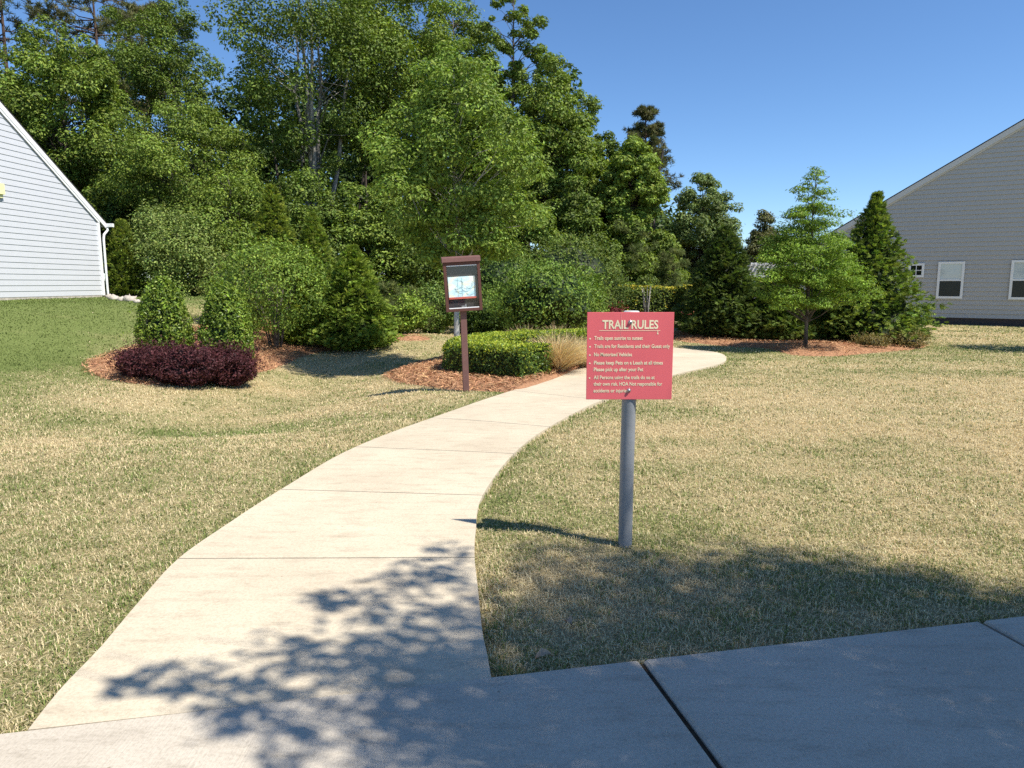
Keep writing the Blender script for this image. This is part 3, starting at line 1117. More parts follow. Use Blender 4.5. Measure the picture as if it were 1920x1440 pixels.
def broadleaf(H, W, cb, seed, n_clump=90, per=170, leaf=.2, aspect=.55, ca=(.035, .07, .02), cb_=(.09, .15, .035), trunk_r=.16, kind='oval',
              clump=.15, trunks=1, barkm=None, mat=None, flat=.7, limb_vis=1.0, hollow=.35, ragged=.25, limbs=.8, extra=()):
    """returns (trunk mesh, crown mesh) for a tree standing at the local origin"""
    r = np.random.default_rng(seed)
    tm = MB(); cm = MB()
    CH = H - cb
    tops = []
    stems = []
    for k in range(trunks):
        a = r.uniform(0, 6.28); sp = 0 if trunks == 1 else r.uniform(.12, .30) * W
        x1, y1 = math.cos(a) * sp, math.sin(a) * sp
        b0 = np.array([r.normal() * .12 * (trunks > 1), r.normal() * .12 * (trunks > 1), -.25])
        pts = [b0]
        hh = H * r.uniform(.86, .96)
        for i in range(1, 9):
            f = i / 8
            pts.append(np.array([b0[0] + (x1 - b0[0]) * f ** .8 + r.normal() * .03 * W * f * .5, b0[1] + (y1 - b0[1]) * f ** .8 + r.normal() * .03 * W * f * .5, hh * f]))
        rad = trunk_r * (1 - np.linspace(0, 1, 9) * .88) * (1 if trunks == 1 else .75)
        rad[0] *= 1.35
        tm.tube(pts, rad, 9)
        stems.append((np.array(pts), rad))
    # clumps
    ts = []
    while len(ts) < n_clump:
        t = r.random()
        if r.random() < crown_profile(np.array(t), kind) ** 1.5 + .08:
            ts.append(t)
    ts = np.array(ts)
    ang = r.uniform(0, 2 * math.pi, n_clump)
    lob = 1 + ragged * np.sin(ang * 2 + r.uniform(0, 6)) * .5 + ragged * np.sin(ang * 3 + ts * 7 + r.uniform(0, 6)) * .6
    rad = W / 2 * crown_profile(ts, kind) * lob * np.sqrt(r.uniform(hollow ** 2, 1, n_clump)) * .88
    Cc = np.stack([np.cos(ang) * rad, np.sin(ang) * rad, cb + ts * CH * .96], 1)
    Rc = W * clump * r.uniform(.55, 1.25, n_clump) * (.55 + .45 * crown_profile(ts, kind))
    if len(extra):
        ex = np.array(extra)
        Cc = np.vstack([Cc, ex[:, :3]]); Rc = np.r_[Rc, ex[:, 3]]; n_clump = len(Cc)
    for i in range(n_clump):
        st, sr = stems[r.integers(len(stems))]
        c = Cc[i]
        hz = max(c[2] - (.25 + .5 * r.random()) * np.hypot(c[0], c[1]) - .3, cb * .6)
        hz = min(hz, st[-1][2] * .97)
        j = np.searchsorted(st[:, 2], hz) - 1
        j = int(np.clip(j, 0, 7)); f = (hz - st[j][2]) / (st[j + 1][2] - st[j][2] + 1e-6)
        s0 = st[j] * (1 - f) + st[j + 1] * f
        if r.random() < limbs:
            mid = s0 * .45 + c * .55 + np.array([r.normal() * .06 * W, r.normal() * .06 * W, .05 * CH * r.random()])
            pts = [s0, s0 * .7 + mid * .3 + r.normal(size=3) * .02 * W, mid, c * .6 + mid * .4 + r.normal(size=3) * .03 * W, c + (c - mid) * .15]
            r0 = max(.012, sr[j] * .42)
            tm.tube(pts, [r0, r0 * .8, r0 * .55, r0 * .35, r0 * .12], 5, cap=False)
        nl = max(8, int(per * (Rc[i] / (W * clump)) ** 1.6 * r.uniform(.7, 1.3)))
        d = sph(nl, r)
        rr = (.45 + .55 * r.random(nl) ** .5)[:, None]
        # a few twigs poke out of the clump
        rr = rr * (1 + .35 * (r.random((nl, 1)) < .12))
        pos = c + d * rr * Rc[i] * np.array([1, 1, flat])
        pos[:, 2] -= .10 * Rc[i] * (np.hypot(d[:, 0], d[:, 1]) ** 2)
        nrm = d * .95 + np.array([0, 0, .75]) + r.normal(size=(nl, 3)) * .42
        ct = r.uniform(.8, 1.2)
        leaves(cm, pos, nrm, leaf * r.uniform(.6, 1.25, nl), aspect, tints(nl, ca, cb_, .16, r) * ct, T=d + r.normal(size=(nl, 3)) * .7)
    return tm.mesh('trunk', barkm or M_BARK, True), cm.mesh('crown', mat or M_LEAF)


def spray_conifer(H, W, seed, n=1500, L=.28, ca=(.03, .06, .015), cb_=(.085, .13, .03), core=.6, low=0.0, pw_=.85, belly=.12, trunk_r=.07, droop=.1, ragged=.22, tip=0.06, lw=.26):
    r = np.random.default_rng(seed)
    cm = MB(); tm = MB()
    tm.tube([(0, 0, -.2), (0, 0, H * .3), (.01, 0, H * .7), (0, 0.01, H * .99)], [trunk_r, trunk_r * .8, trunk_r * .4, .008], 8)

    def prof(t):
        return (np.clip(1 - t, 0, 1) ** pw_) * sstep(-.08, belly, t) + tip * (t < 1)
    t = r.random(n * 3)
    t = t[r.random(n * 3) < prof(t) * .9 + .12][:n]
    n = len(t)
    a = r.uniform(0, 2 * math.pi, n)
    lob = 1 + ragged * (.5 * np.sin(a * 3 + t * 17 + seed) + .5 * np.sin(a * 5 - t * 29)) + ragged * .5 * r.normal(size=n) * .6
    rad = W / 2 * prof(t) * lob * (.45 + .55 * r.random(n) ** .45)
    z = low + t * (H - low)
    O = np.stack([np.cos(a), np.sin(a), np.zeros(n)], 1)
    Pp = np.stack([O[:, 0] * rad, O[:, 1] * rad, z], 1)
    D = O + np.array([0, 0, 1]) * (.35 - droop * 3 + .9 * t[:, None] ** 2 + .35 * r.normal(size=(n, 1)))
    D += r.normal(size=(n, 3)) * .22
    D /= np.linalg.norm(D, axis=1, keepdims=True)
    side = np.cross(D, np.array([0, 0, 1.0])) + r.normal(size=(n, 3)) * .45
    side -= D * np.sum(side * D, 1, keepdims=True)
    side /= np.linalg.norm(side, axis=1, keepdims=True) + 1e-9
    Ls = (L * r.uniform(.6, 1.3, n))[:, None]
    tn = tints(n, ca, cb_, .22, r)
    for k, (f, an) in enumerate([(0, 0), (.1, .75), (.1, -.75), (.28, .65), (.28, -.65), (.45, .55), (.45, -.55), (.35, 0)]):
        dirn = D * math.cos(an) + side * math.sin(an)
        ln = Ls * (.62 - .25 * f)
        c = Pp + D * Ls * (f - .3) + dirn * ln * .5
        c[:, 2] -= (droop * Ls[:, 0] * f)
        nn = np.cross(dirn, side + 1e-3) + np.array([0, 0, .25]) + r.normal(size=(n, 3)) * .25
        if an == 0:
            nn = np.cross(D, side)
        leaves(cm, c, nn, ln[:, 0], lw, tn * (1 + .12 * r.normal(size=(n, 1))), T=dirn, fold=.05)
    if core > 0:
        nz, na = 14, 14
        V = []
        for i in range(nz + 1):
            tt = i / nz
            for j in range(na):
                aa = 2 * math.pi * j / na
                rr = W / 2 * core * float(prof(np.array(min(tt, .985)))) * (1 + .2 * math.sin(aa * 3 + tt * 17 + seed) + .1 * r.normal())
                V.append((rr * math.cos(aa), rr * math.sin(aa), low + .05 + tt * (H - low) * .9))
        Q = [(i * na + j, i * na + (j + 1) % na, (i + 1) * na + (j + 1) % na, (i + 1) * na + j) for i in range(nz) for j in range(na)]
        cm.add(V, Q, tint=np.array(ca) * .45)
    return tm.mesh('trunk', M_BARKP, True), cm.mesh('crown', M_NEEDLE)


def shrub_mesh(rx, ry, H, seed, n=4000, leaf=.055, aspect=.55, ca=(.03, .06, .015), cb_=(.10, .16, .03), shape=2.4, taper=.0, core=.8, mat=None, lump=.1, sprigs=0, tipc=None, low=0.0, up=.3):
    """rounded or upright shrub: superellipsoid shell full of leaves over a twiggy core"""
    r = np.random.default_rng(seed)
    cm = MB()

    def surf(d, k=1.0):
        az = np.arctan2(d[:, 1], d[:, 0]); el = np.arcsin(np.clip(d[:, 2], -1, 1))
        ce = np.abs(np.cos(el)) ** (2 / shape); se = np.sign(np.sin(el)) * np.abs(np.sin(el)) ** (2 / shape)
        cc = np.sign(np.cos(az)) * np.abs(np.cos(az)) ** (2 / min(shape, 3)); ss = np.sign(np.sin(az)) * np.abs(np.sin(az)) ** (2 / min(shape, 3))
        lm = 1 + lump * (np.sin(az * 3 + el * 4 + seed) * .5 + np.sin(az * 5 - el * 6 + seed * 2) * .35 + np.sin(az * 2 + el * 9) * .3)
        h = (se + 1) / 2
        tp = 1 - taper * h
        return np.stack([rx * ce * cc * tp * lm * k, ry * ce * ss * tp * lm * k, low + (H - low) * ((se * k * (.5 + .5 * lm)) + 1) / 2], 1)
    d = sph(n, r)
    k = .74 + .28 * r.random(n) ** .6
    pos = surf(d) * 1.0
    ctr = np.array([0, 0, low + (H - low) * .45])
    pos = ctr + (pos - ctr) * k[:, None]
    nrm = d * .7 + np.array([0, 0, up]) + r.normal(size=(n, 3)) * .6
    tn = tints(n, ca, cb_, .2, r)
    if tipc is not None:
        m = r.random(n) < np.clip((pos[:, 2] / H - .45) * 1.6, 0, .8)
        tn[m] = tints(int(m.sum()), tipc[0], tipc[1], .15, r)
    leaves(cm, pos, nrm, leaf * r.uniform(.6, 1.3, n), aspect, tn, T=d * .6 + r.normal(size=(n, 3)) * .7 + np.array([0, 0, .3]))
    if sprigs:
        d = sph(sprigs * 3, r); d = d[d[:, 2] > -.35][:sprigs]
        s0 = surf(d)
        for i in range(len(d)):
            dirn = d[i] * np.array([1, 1, .5]) + r.normal(size=3) * .3 + np.array([0, 0, .35]); dirn /= np.linalg.norm(dirn)
            m = 9
            f = np.linspace(0, 1, m)[:, None]
            ln = leaf * r.uniform(2.5, 5.5)
            c = s0[i] + dirn * (f - .25) * ln + r.normal(size=(m, 3)) * leaf * .35
            leaves(cm, c, r.normal(size=(m, 3)) + d[i], leaf * r.uniform(.6, 1.1, m), aspect, tints(m, ca if tipc is None else tipc[0], cb_ if tipc is None else tipc[1], .2, r), T=dirn + r.normal(size=(m, 3)) * .6)
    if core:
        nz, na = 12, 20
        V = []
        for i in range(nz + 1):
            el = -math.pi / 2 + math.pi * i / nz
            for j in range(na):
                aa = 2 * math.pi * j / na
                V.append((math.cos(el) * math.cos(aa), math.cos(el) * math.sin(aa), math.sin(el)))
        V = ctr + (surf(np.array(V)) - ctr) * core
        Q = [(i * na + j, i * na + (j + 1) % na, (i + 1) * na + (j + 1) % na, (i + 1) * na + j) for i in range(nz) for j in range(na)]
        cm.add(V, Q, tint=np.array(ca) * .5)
    return cm.mesh('foliage', mat or M_LEAF)


def pine_meshes(H, W, cb, seed, tufts=420, needle=.34, ca=(.035, .055, .02), cb_=(.09, .115, .045), trunk_r=.2, needles=26, nw=.05, kind='oval', lean=0.0):
    r = np.random.default_rng(seed)
    tm = MB(); cm = MB()
    P_ = [np.array([lean * (i / 8) ** 2 + r.normal() * .05, r.normal() * .05, H * .98 * i / 8 - .2]) for i in range(9)]
    tm.tube(P_, trunk_r * (1 - np.linspace(0, 1, 9) * .85), 9)
    st = np.array(P_)
    nb = int(16 + tufts / 14)
    per = max(1, tufts // nb)
    for i in range(nb):
        t = r.random()
        z = cb + t * (H - cb) * .97
        s0 = np.array([np.interp(z, st[:, 2], st[:, 0]), np.interp(z, st[:, 2], st[:, 1]), z])
        a = r.uniform(0, 6.28)
        ln = W / 2 * float(crown_profile(np.array(t), kind)) * r.uniform(.5, 1.15) + .2
        e = s0 + np.array([math.cos(a) * ln, math.sin(a) * ln, ln * r.uniform(-.1, .45)])
        m = s0 * .5 + e * .5 + np.array([0, 0, -.06 * ln])
        r0 = trunk_r * .28 * (1 - .5 * t)
        tm.tube([s0, m, e * .9 + m * .1 + np.array([0, 0, .02]), e], [r0, r0 * .7, r0 * .3, .008], 5, cap=False)
        for k in range(per):
            f = r.uniform(.4, 1.05)
            c = s0 * (1 - f) + e * f + r.normal(size=3) * .10 * ln * np.array([1, 1, .6]) + np.array([0, 0, .05 * ln])
            up = (e - s0) / (np.linalg.norm(e - s0) + 1e-6) * .4 + np.array([0, 0, .65])
            d = sph(needles, r) + up
            d /= np.linalg.norm(d, axis=1, keepdims=True)
            nl = needle * r.uniform(.7, 1.15, needles)
            leaves(cm, c + d * nl[:, None] * .5, r.normal(size=(needles, 3)), nl, nw / needle, np.tile(tints(1, ca, cb_, .2, r), (needles, 1)) * (1 + .15 * r.normal(size=(needles, 1))), T=d, fold=.02)
    return tm.mesh('trunk', M_BARKP, True), cm.mesh('crown', M_NEEDLE)


def stand(name, label, cat, meshes, loc, rz=0.0, group=None, scale=None):
    t = empty(name, label, cat, loc, group, rz)
    for nm, me in zip(('trunk', 'crown'), meshes):
        o = bpy.data.objects.new(nm, me); COL.objects.link(o); o.parent = t
    if scale:
        t.scale = scale
    return t


def tree_dims(px, y, top, wpx, bot=None, base=None):
    x = pt(px, 532, y).x
    zb = gz(x, y) if base is None else base
    H = pt(px, top, y).z - zb
    W = wpx / F * y
    cbh = (pt(px, bot, y).z - zb) if bot is not None else 0
    return Vector((x, y, zb)), H, W, cbh


# --- forest: deciduous trees, tall enough to leave the frame
DG = dict(ca=(.035, .062, .014), cb_=(.105, .155, .030))          # deep green
MG = dict(ca=(.05, .085, .018), cb_=(.145, .205, .040))          # mid green
LG = dict(ca=(.065, .11, .022), cb_=(.18, .25, .05))          # light green
G_WOOD = 'broadleaf trees of the woods behind the lawn'
forest = [
    # name, label, px, y, top, width, crown bottom, colour, options, source index for copies
    ('broadleaf_tree', 'large dark green tree rising right behind the white house roof', 145, 34, 22, 245, 400, MG, dict(kind='oval', seed=1)),
    ('broadleaf_tree', 'dark tree at the left edge just above the white house roof', 20, 38, 130, 240, 420, DG, dict(kind='oval', seed=2)),
    ('broadleaf_tree', 'mid green rounded tree with feathery layered foliage left of the tall many-stemmed tree', 365, 31, 165, 300, 430, MG, dict(kind='egg', seed=3, leaf=.12, flat=.45)),
    ('broadleaf_tree', 'ragged oak whose bare limb reaches into the gap of blue sky', 335, 42, -25, 210, 260, DG, dict(kind='oval', seed=4, ragged=.5, n_clump=100)),
    ('many_stemmed_tree', 'very tall tree with several pale grey stems showing through its crown', 590, 34, -170, 330, 330, DG, dict(kind='oval', seed=5, trunks=5, barkm=M_BARKG, trunk_r=.2, hollow=.55, limbs=.3, n_clump=150)),
    ('broadleaf_tree', 'tall dense tree just right of the tall many-stemmed one', 735, 37, -90, 260, 330, MG, dict(kind='oval', seed=6)),
    ('broadleaf_tree', 'tall tree directly behind the pale green young oak', 860, 39, -40, 230, 380, MG, dict(kind='egg', seed=7)),
    ('broadleaf_tree', 'slender ragged treetop standing highest against the open sky', 962, 37, -45, 120, 250, MG, dict(kind='oval', seed=8, n_clump=80, ragged=.6, per=220)),
    ('broadleaf_tree', 'big rounded tree whose right side meets the open sky', 1035, 34, 88, 205, 430, MG, dict(kind='egg', seed=9)),
    ('broadleaf_tree', 'shorter tree with open gaps between the big rounded tree and the far pine', 1125, 37, 245, 140, 470, DG, dict(kind='oval', seed=10)),
    ('broadleaf_tree', 'bright green tree standing in front of the far pine', 1185, 33, 252, 130, 440, LG, dict(kind='oval', seed=11)),
    ('broadleaf_tree', 'pale leafed tree alone against the sky left of the small oak by the house', 1312, 36, 312, 150, 540, dict(ca=(.05, .085, .03), cb_=(.15, .20, .08)), dict(kind='egg', seed=12, leaf=.13)),
    # lower growth along the wood's edge
    ('understory_tree', 'low dark tree filling the wood edge just right of the white house', 215, 31, 345, 170, 470, DG, dict(kind='low', seed=13)),
    ('understory_tree', 'low spreading tree between the pale round tree and the yellowish conifers', 440, 29, 310, 210, 520, MG, dict(kind='low', seed=14, leaf=.12)),
    ('understory_tree', 'dark low tree below the pale grey stems', 590, 30, 320, 220, 520, DG, dict(kind='low', seed=15)),
    ('understory_tree', 'low dark tree left of the pale green young oak', 695, 30, 330, 170, 560, MG, dict(kind='low', seed=16)),
    ('understory_tree', 'low tree filling the edge right of the pale green young oak', 960, 29, 300, 170, 540, MG, dict(kind='low', seed=17)),
    ('understory_tree', 'low tree under the big rounded tree by the sky', 1075, 30, 330, 150, 520, DG, dict(kind='low', seed=18)),
    ('understory_tree', 'low dense tree behind the sapling pine', 1165, 32, 400, 120, 520, MG, dict(kind='low', seed=19)),
    ('understory_tree', 'small tree behind the clipped tall hedge', 1240, 34, 430, 110, 520, MG, dict(kind='low', seed=20)),
    ('understory_tree', 'dark low tree right behind the brown map box', 820, 28, 400, 190, 560, DG, dict(kind='low', seed=26)),
]
for (nm, lab, px, y, top, wp, bot, colr, op) in forest:
    loc, H, W, cbh = tree_dims(px, y, top, wp, bot)
    o = dict(n_clump=210, per=330, leaf=.16, trunk_r=.02 * H * .55, clump=.105)
    if nm == 'understory_tree':
        o.update(n_clump=130, per=280, clump=.135, leaf=.145)
        cbh = max(.2, cbh * .5)
    o.update(colr); o.update(op)
    stand(nm, lab, 'tree', broadleaf(H, W, max(.3, cbh), **o), loc, random.uniform(0, 6.28), G_WOOD)

# --- tall pines behind
for (lab, px, y, top, wp, bot, sd_, opt) in [
        ('tall pine with thin olive needles at the top left corner', 50, 47, -140, 240, 230, 41, {}),
        ('tall pine showing olive needles between the left treetops', 215, 50, -110, 230, 250, 42, {}),
        ('thin olive pine left of the blue sky gap', 300, 47, 10, 150, 230, 43, {}),
        ('lone dark pine poking above the trees at right against the sky', 1203, 55, 190, 135, 400, 44, dict(ca=(.035, .045, .022), cb_=(.09, .095, .05), tufts=1100, kind='cone'))]:
    loc, H, W, cbh = tree_dims(px, y, top, wp, bot)
    oo = dict(ca=(.05, .062, .03), cb_=(.12, .125, .065)); oo.update(opt)
    stand('pine_tree', lab, 'tree', pine_meshes(H, W, cbh, sd_, **{**dict(tufts=720, needle=.42, trunk_r=.22, nw=.05), **oo}), loc, 0, 'tall pines behind the woods')

# --- the mass of woods further back, seen only through gaps
r = np.random.default_rng(99)
cm = MB()
for i in range(480):
    x = r.uniform(-36, 11); y = r.uniform(44, 56)
    top = 11 + 3 * math.sin(x * .35) + r.normal() * 1.2
    if x > 4: top = 6 + r.normal() * .6
    z = r.uniform(.3, 1) ** .8 * top
    Rr = r.uniform(1.0, 1.9)
    nl = 170
    d = sph(nl, r)
    pos = np.array([x, y, z]) + d * (r.random((nl, 1)) ** .5) * Rr
    leaves(cm, pos, d + np.array([0, 0, .6]) + r.normal(size=(nl, 3)) * .5, .42 * r.uniform(.6, 1.2, nl), .6, tints(nl, (.02, .042, .014), (.06, .10, .026), .2, r))
for i in range(60):
    x = r.uniform(-34, 10); y = r.uniform(40, 54)
    cm.tube([(x, y, 0), (x + r.normal() * .2, y, 5), (x + r.normal() * .5, y, 10)], [.16, .12, .05], 6, tint=np.array((.10, .08, .065)))
tag(cm.build('background_woods', M_LEAF), kind='stuff')

# --- pale green young oak in front of the woods, behind the clipped hedge
loc = Vector((pt(856, 640, 14.1).x, 14.1, gz(pt(856, 640, 14.1).x, 14.1)))
H = pt(835, 52, 14.1).z - loc.z
cbh = pt(835, 500, 14.1).z - loc.z
stand('young_oak', 'pale green young oak with a slim whitish trunk behind the brown map box', 'tree',
      broadleaf(H, 320 / F * 14.1, cbh, 31, n_clump=240, per=270, leaf=.088, limbs=.4, aspect=.5, ca=(.055, .10, .02), cb_=(.16, .235, .045), trunk_r=.062, kind='egg', clump=.11, barkm=M_BARKW, flat=.6, ragged=.55, hollow=.25), loc, 0, scale=(1, .68, 1))
# --- small oak by the beige house
loc = at(1510, 653)
H = pt(1505, 302, loc.y).z - loc.z; cbh = pt(1505, 572, loc.y).z - loc.z
stand('small_oak', 'small bright green oak on a pine straw ring left of the beige house', 'tree',
      broadleaf(H, 205 / F * loc.y, cbh, 33, n_clump=280, per=200, leaf=.066, aspect=.4, ca=(.055, .11, .018), cb_=(.165, .25, .04), trunk_r=.045, kind='oak', clump=.115, flat=.36, limbs=.22, ragged=.3, hollow=.2), loc, 1.2)

# --- broad pale tree and arborvitae beside the white house
loc, H, W, cbh = tree_dims(335, 27.5, 380, 235, 600)
stand('round_tree', 'broad rounded pale green tree behind the two clipped hollies', 'tree',
      broadleaf(H, W, .2, 51, n_clump=120, per=330, leaf=.11, aspect=.5, ca=(.055, .09, .025), cb_=(.18, .24, .075), kind='low', clump=.15, trunk_r=.12, hollow=.5), loc)
loc, H, W, _ = tree_dims(236, 26.1, 412, 72)
stand('arborvitae', 'narrow pointed evergreen beside the corner of the white house', 'evergreen',
      spray_conifer(H, W, 52, n=3600, L=.14, ca=(.045, .075, .014), cb_=(.14, .18, .03), core=.75, pw_=.55, belly=.10, ragged=.12, droop=0), loc, group='evergreens in the planting beds')

# --- conifers of the left bed
for (lab, px, y, top, wp, sd_, kw) in [
        ('yellowish conifer rising behind the many-stemmed shrub', 517, 21.5, 348, 135, 61, dict(ca=(.055, .09, .018), cb_=(.18, .225, .04))),
        ('feathery conifer between the many-stemmed shrub and the broad front conifer', 590, 20.5, 402, 130, 62, dict(ca=(.048, .085, .017), cb_=(.16, .21, .038))),
        ('bright low conifer touching the right side of the many-stemmed shrub', 580, 17.6, 500, 110, 63, dict(ca=(.065, .105, .018), cb_=(.21, .265, .045))),
        ('broad conical evergreen at the right end of the left bed', 662, 17.2, 462, 165, 64, dict(ca=(.05, .09, .017), cb_=(.165, .23, .042)))]:
    loc, H, W, _ = tree_dims(px, y, top, wp)
    stand('conifer', lab, 'evergreen', spray_conifer(H, W, sd_, n=5200, L=.17, **kw), loc, group='evergreens in the planting beds')

# --- conifers of the right bed
for (lab, px, y, top, wp, sd_, kw) in [
        ('dark tall evergreen at the left end of the right bed', 1356, 20.0, 425, 178, 71, dict(ca=(.02, .04, .013), cb_=(.08, .115, .03))),
        ('low wide evergreen left of the small oak trunk', 1462, 19.4, 505, 150, 72, dict(ca=(.028, .055, .015), cb_=(.12, .16, .04))),
        ('dark evergreen behind the small oak trunk', 1560, 20.4, 470, 130, 73, dict(ca=(.018, .038, .012), cb_=(.07, .10, .026))),
        ('tall pointed evergreen in front of the beige house wall', 1633, 19.0, 362, 240, 74, dict(ca=(.036, .07, .015), cb_=(.145, .20, .042), pw_=1.08, ragged=.3, tip=.03, belly=.1))]:
    loc, H, W, _ = tree_dims(px, y, top, wp)
    stand('conifer', lab, 'evergreen', spray_conifer(H, W, sd_, n=5600, L=.175, **kw), loc, group='evergreens in the planting beds')

# --- trees beyond the right bed
for (lab, px, y, top, wp, bot, sd_, a, b) in [
        ('brownish green tree peeking out left of the small oak', 1425, 38, 388, 95, 560, 81, (.045, .055, .028), (.12, .13, .06)),
        ('dark green tree behind the small oak crown', 1490, 42, 385, 150, 560, 82, (.03, .06, .02), (.08, .125, .035)),
        ('dark leafy tree behind the white pergola', 1445, 45, 440, 160, 600, 83, (.02, .04, .014), (.06, .09, .025))]:
    loc, H, W, cbh = tree_dims(px, y, top, wp, bot)
    stand('broadleaf_tree', lab, 'tree', broadleaf(H, W, .4, sd_, n_clump=70, per=300, leaf=.14, ca=a, cb_=b, kind='egg', clump=.17, trunk_r=.12), loc, group='trees beyond the right bed')


def shrub(name, label, cat, px, y, top, wp, seed, group=None, depth=None, base=None, stems=0, **kw):
    loc, H, W, _ = tree_dims(px, y, top, wp)
    me = shrub_mesh(W / 2, (depth or W) / 2, H, seed, **kw)
    t = empty(name, label, cat, loc, group)
    o = bpy.data.objects.new('foliage', me); COL.objects.link(o); o.parent = t
    if stems:
        r_ = np.random.default_rng(seed)
        m = MB()
        for i in range(stems):
            a = r_.uniform(0, 6.28); s = r_.uniform(.25, 1.0)
            x1, y1 = math.cos(a) * s * W * .32, math.sin(a) * s * W * .32
            m.tube([(math.cos(a) * .12 * s, math.sin(a) * .12 * s, -.1), (x1 * .45, y1 * .45, H * .25), (x1, y1, H * .6)], [.02, .016, .008], 6, cap=False)
        m.build('stems', M_BARK, t, True)
    return t


# clipped hollies
hol = dict(n=8000, leaf=.066, aspect=.5, ca=(.03, .062, .012), cb_=(.165, .24, .042), shape=2.3, taper=.52, core=.66, mat=M_GLOSS, lump=.05, sprigs=60, up=.25)
shrub('holly', 'left clipped cone shaped holly behind the purple shrubs', 'shrub', 303, 13.6, 519, 120, 91, 'pair of clipped hollies', **hol)
hol['taper'] = .34
shrub('holly', 'right clipped holly with a blunt rounder top behind the purple shrubs', 'shrub', 420, 13.2, 531, 108, 92, 'pair of clipped hollies', **hol)
# purple shrubs
pur = dict(n=5200, leaf=.05, aspect=.45, ca=(.022, .007, .011), cb_=(.078, .028, .037), shape=2.3, core=.8, lump=.16, sprigs=260, up=.35)
for (lab, px, y, top, wp, dp, sd_) in [
        ('purple leafed shrub at the left front of the pine straw bed', 272, 12.0, 651, 106, 1.0, 101),
        ('purple leafed shrub in the middle below the two hollies', 343, 11.8, 648, 124, 1.05, 102),
        ('smaller purple leafed shrub below the right holly', 424, 12.3, 655, 88, .8, 103)]:
    shrub('purple_shrub', lab, 'shrub', px, y, top, wp, sd_, 'purple shrubs in the left bed', depth=dp, **pur)
# many-stemmed shrub
shrub('many_stemmed_shrub', 'big leafy shrub on a fan of thin bare stems in the left bed', 'shrub', 512, 16.6, 452, 195, 111, n=8500, leaf=.075, ca=(.045, .088, .017), cb_=(.155, .23, .045), shape=2.0, core=0, lump=.2, sprigs=220, low=.42, stems=16)
shrub('leafy_shrub', 'reddish tipped shrub behind the right holly', 'shrub', 450, 18.5, 478, 120, 112, 'shrubs at the wood edge', n=4200, leaf=.08, ca=(.04, .065, .018), cb_=(.13, .15, .045), shape=2.0, lump=.2, sprigs=140)
# shrubs along the back of the lawn
for (lab, px, y, top, wp, sd_, kw) in [
        ('bright green shrub just right of the broad front conifer', 745, 19.8, 552, 105, 121, dict(ca=(.06, .11, .02), cb_=(.19, .27, .05))),
        ('mid green shrub left of the whitish oak trunk', 808, 21.5, 535, 100, 122, dict(ca=(.04, .08, .02), cb_=(.13, .19, .05))),
        ('small dark shrub between the whitish oak trunk and the kiosk post', 905, 22.5, 560, 130, 123, dict(ca=(.025, .055, .016), cb_=(.08, .13, .03))),
        ('big leafy shrub behind the clipped hedge', 1030, 20.0, 492, 215, 124, dict(n=8000, ca=(.04, .085, .018), cb_=(.13, .20, .04))),
        ('dark broad shrub left behind the clipped hedge', 945, 24.0, 470, 150, 125, dict(ca=(.03, .065, .018), cb_=(.10, .155, .035))),
        ('tall olive shrub behind the big leafy shrub', 1065, 26.0, 440, 190, 126, dict(n=7000, ca=(.04, .07, .018), cb_=(.12, .165, .04))),
        ('round shrub at the left end of the tall clipped hedge', 1130, 27.5, 495, 90, 127, dict(ca=(.03, .06, .018), cb_=(.10, .15, .04)))]:
    k = dict(n=5200, leaf=.09, shape=2.0, lump=.22, sprigs=170, core=.72)
    k.update(kw)
    shrub('leafy_shrub', lab, 'shrub', px, y, top, wp, sd_, 'shrubs at the wood edge', **k)

# sapling pines with upright shoots
for (lab, px, y, top, wp, sd_) in [
        ('bushy sapling pine with upright pale shoots left of the tall hedge', 1178, 31.5, 418, 120, 131),
        ('slim sapling pine behind the tall clipped hedge', 1262, 32, 470, 60, 132),
        ('small sapling pine beside the broad front conifer', 712, 19.4, 540, 70, 133),
        ('small sapling pine between the two bright shrubs', 775, 20.6, 545, 60, 134)]:
    loc, H, W, _ = tree_dims(px, y, top, wp)
    stand('sapling_pine', lab, 'tree', pine_meshes(H, W, .15, sd_, tufts=300, needle=.24, ca=(.04, .065, .025), cb_=(.12, .145, .06), trunk_r=.05, needles=22, nw=.018, kind='egg'), loc, group='sapling pines')


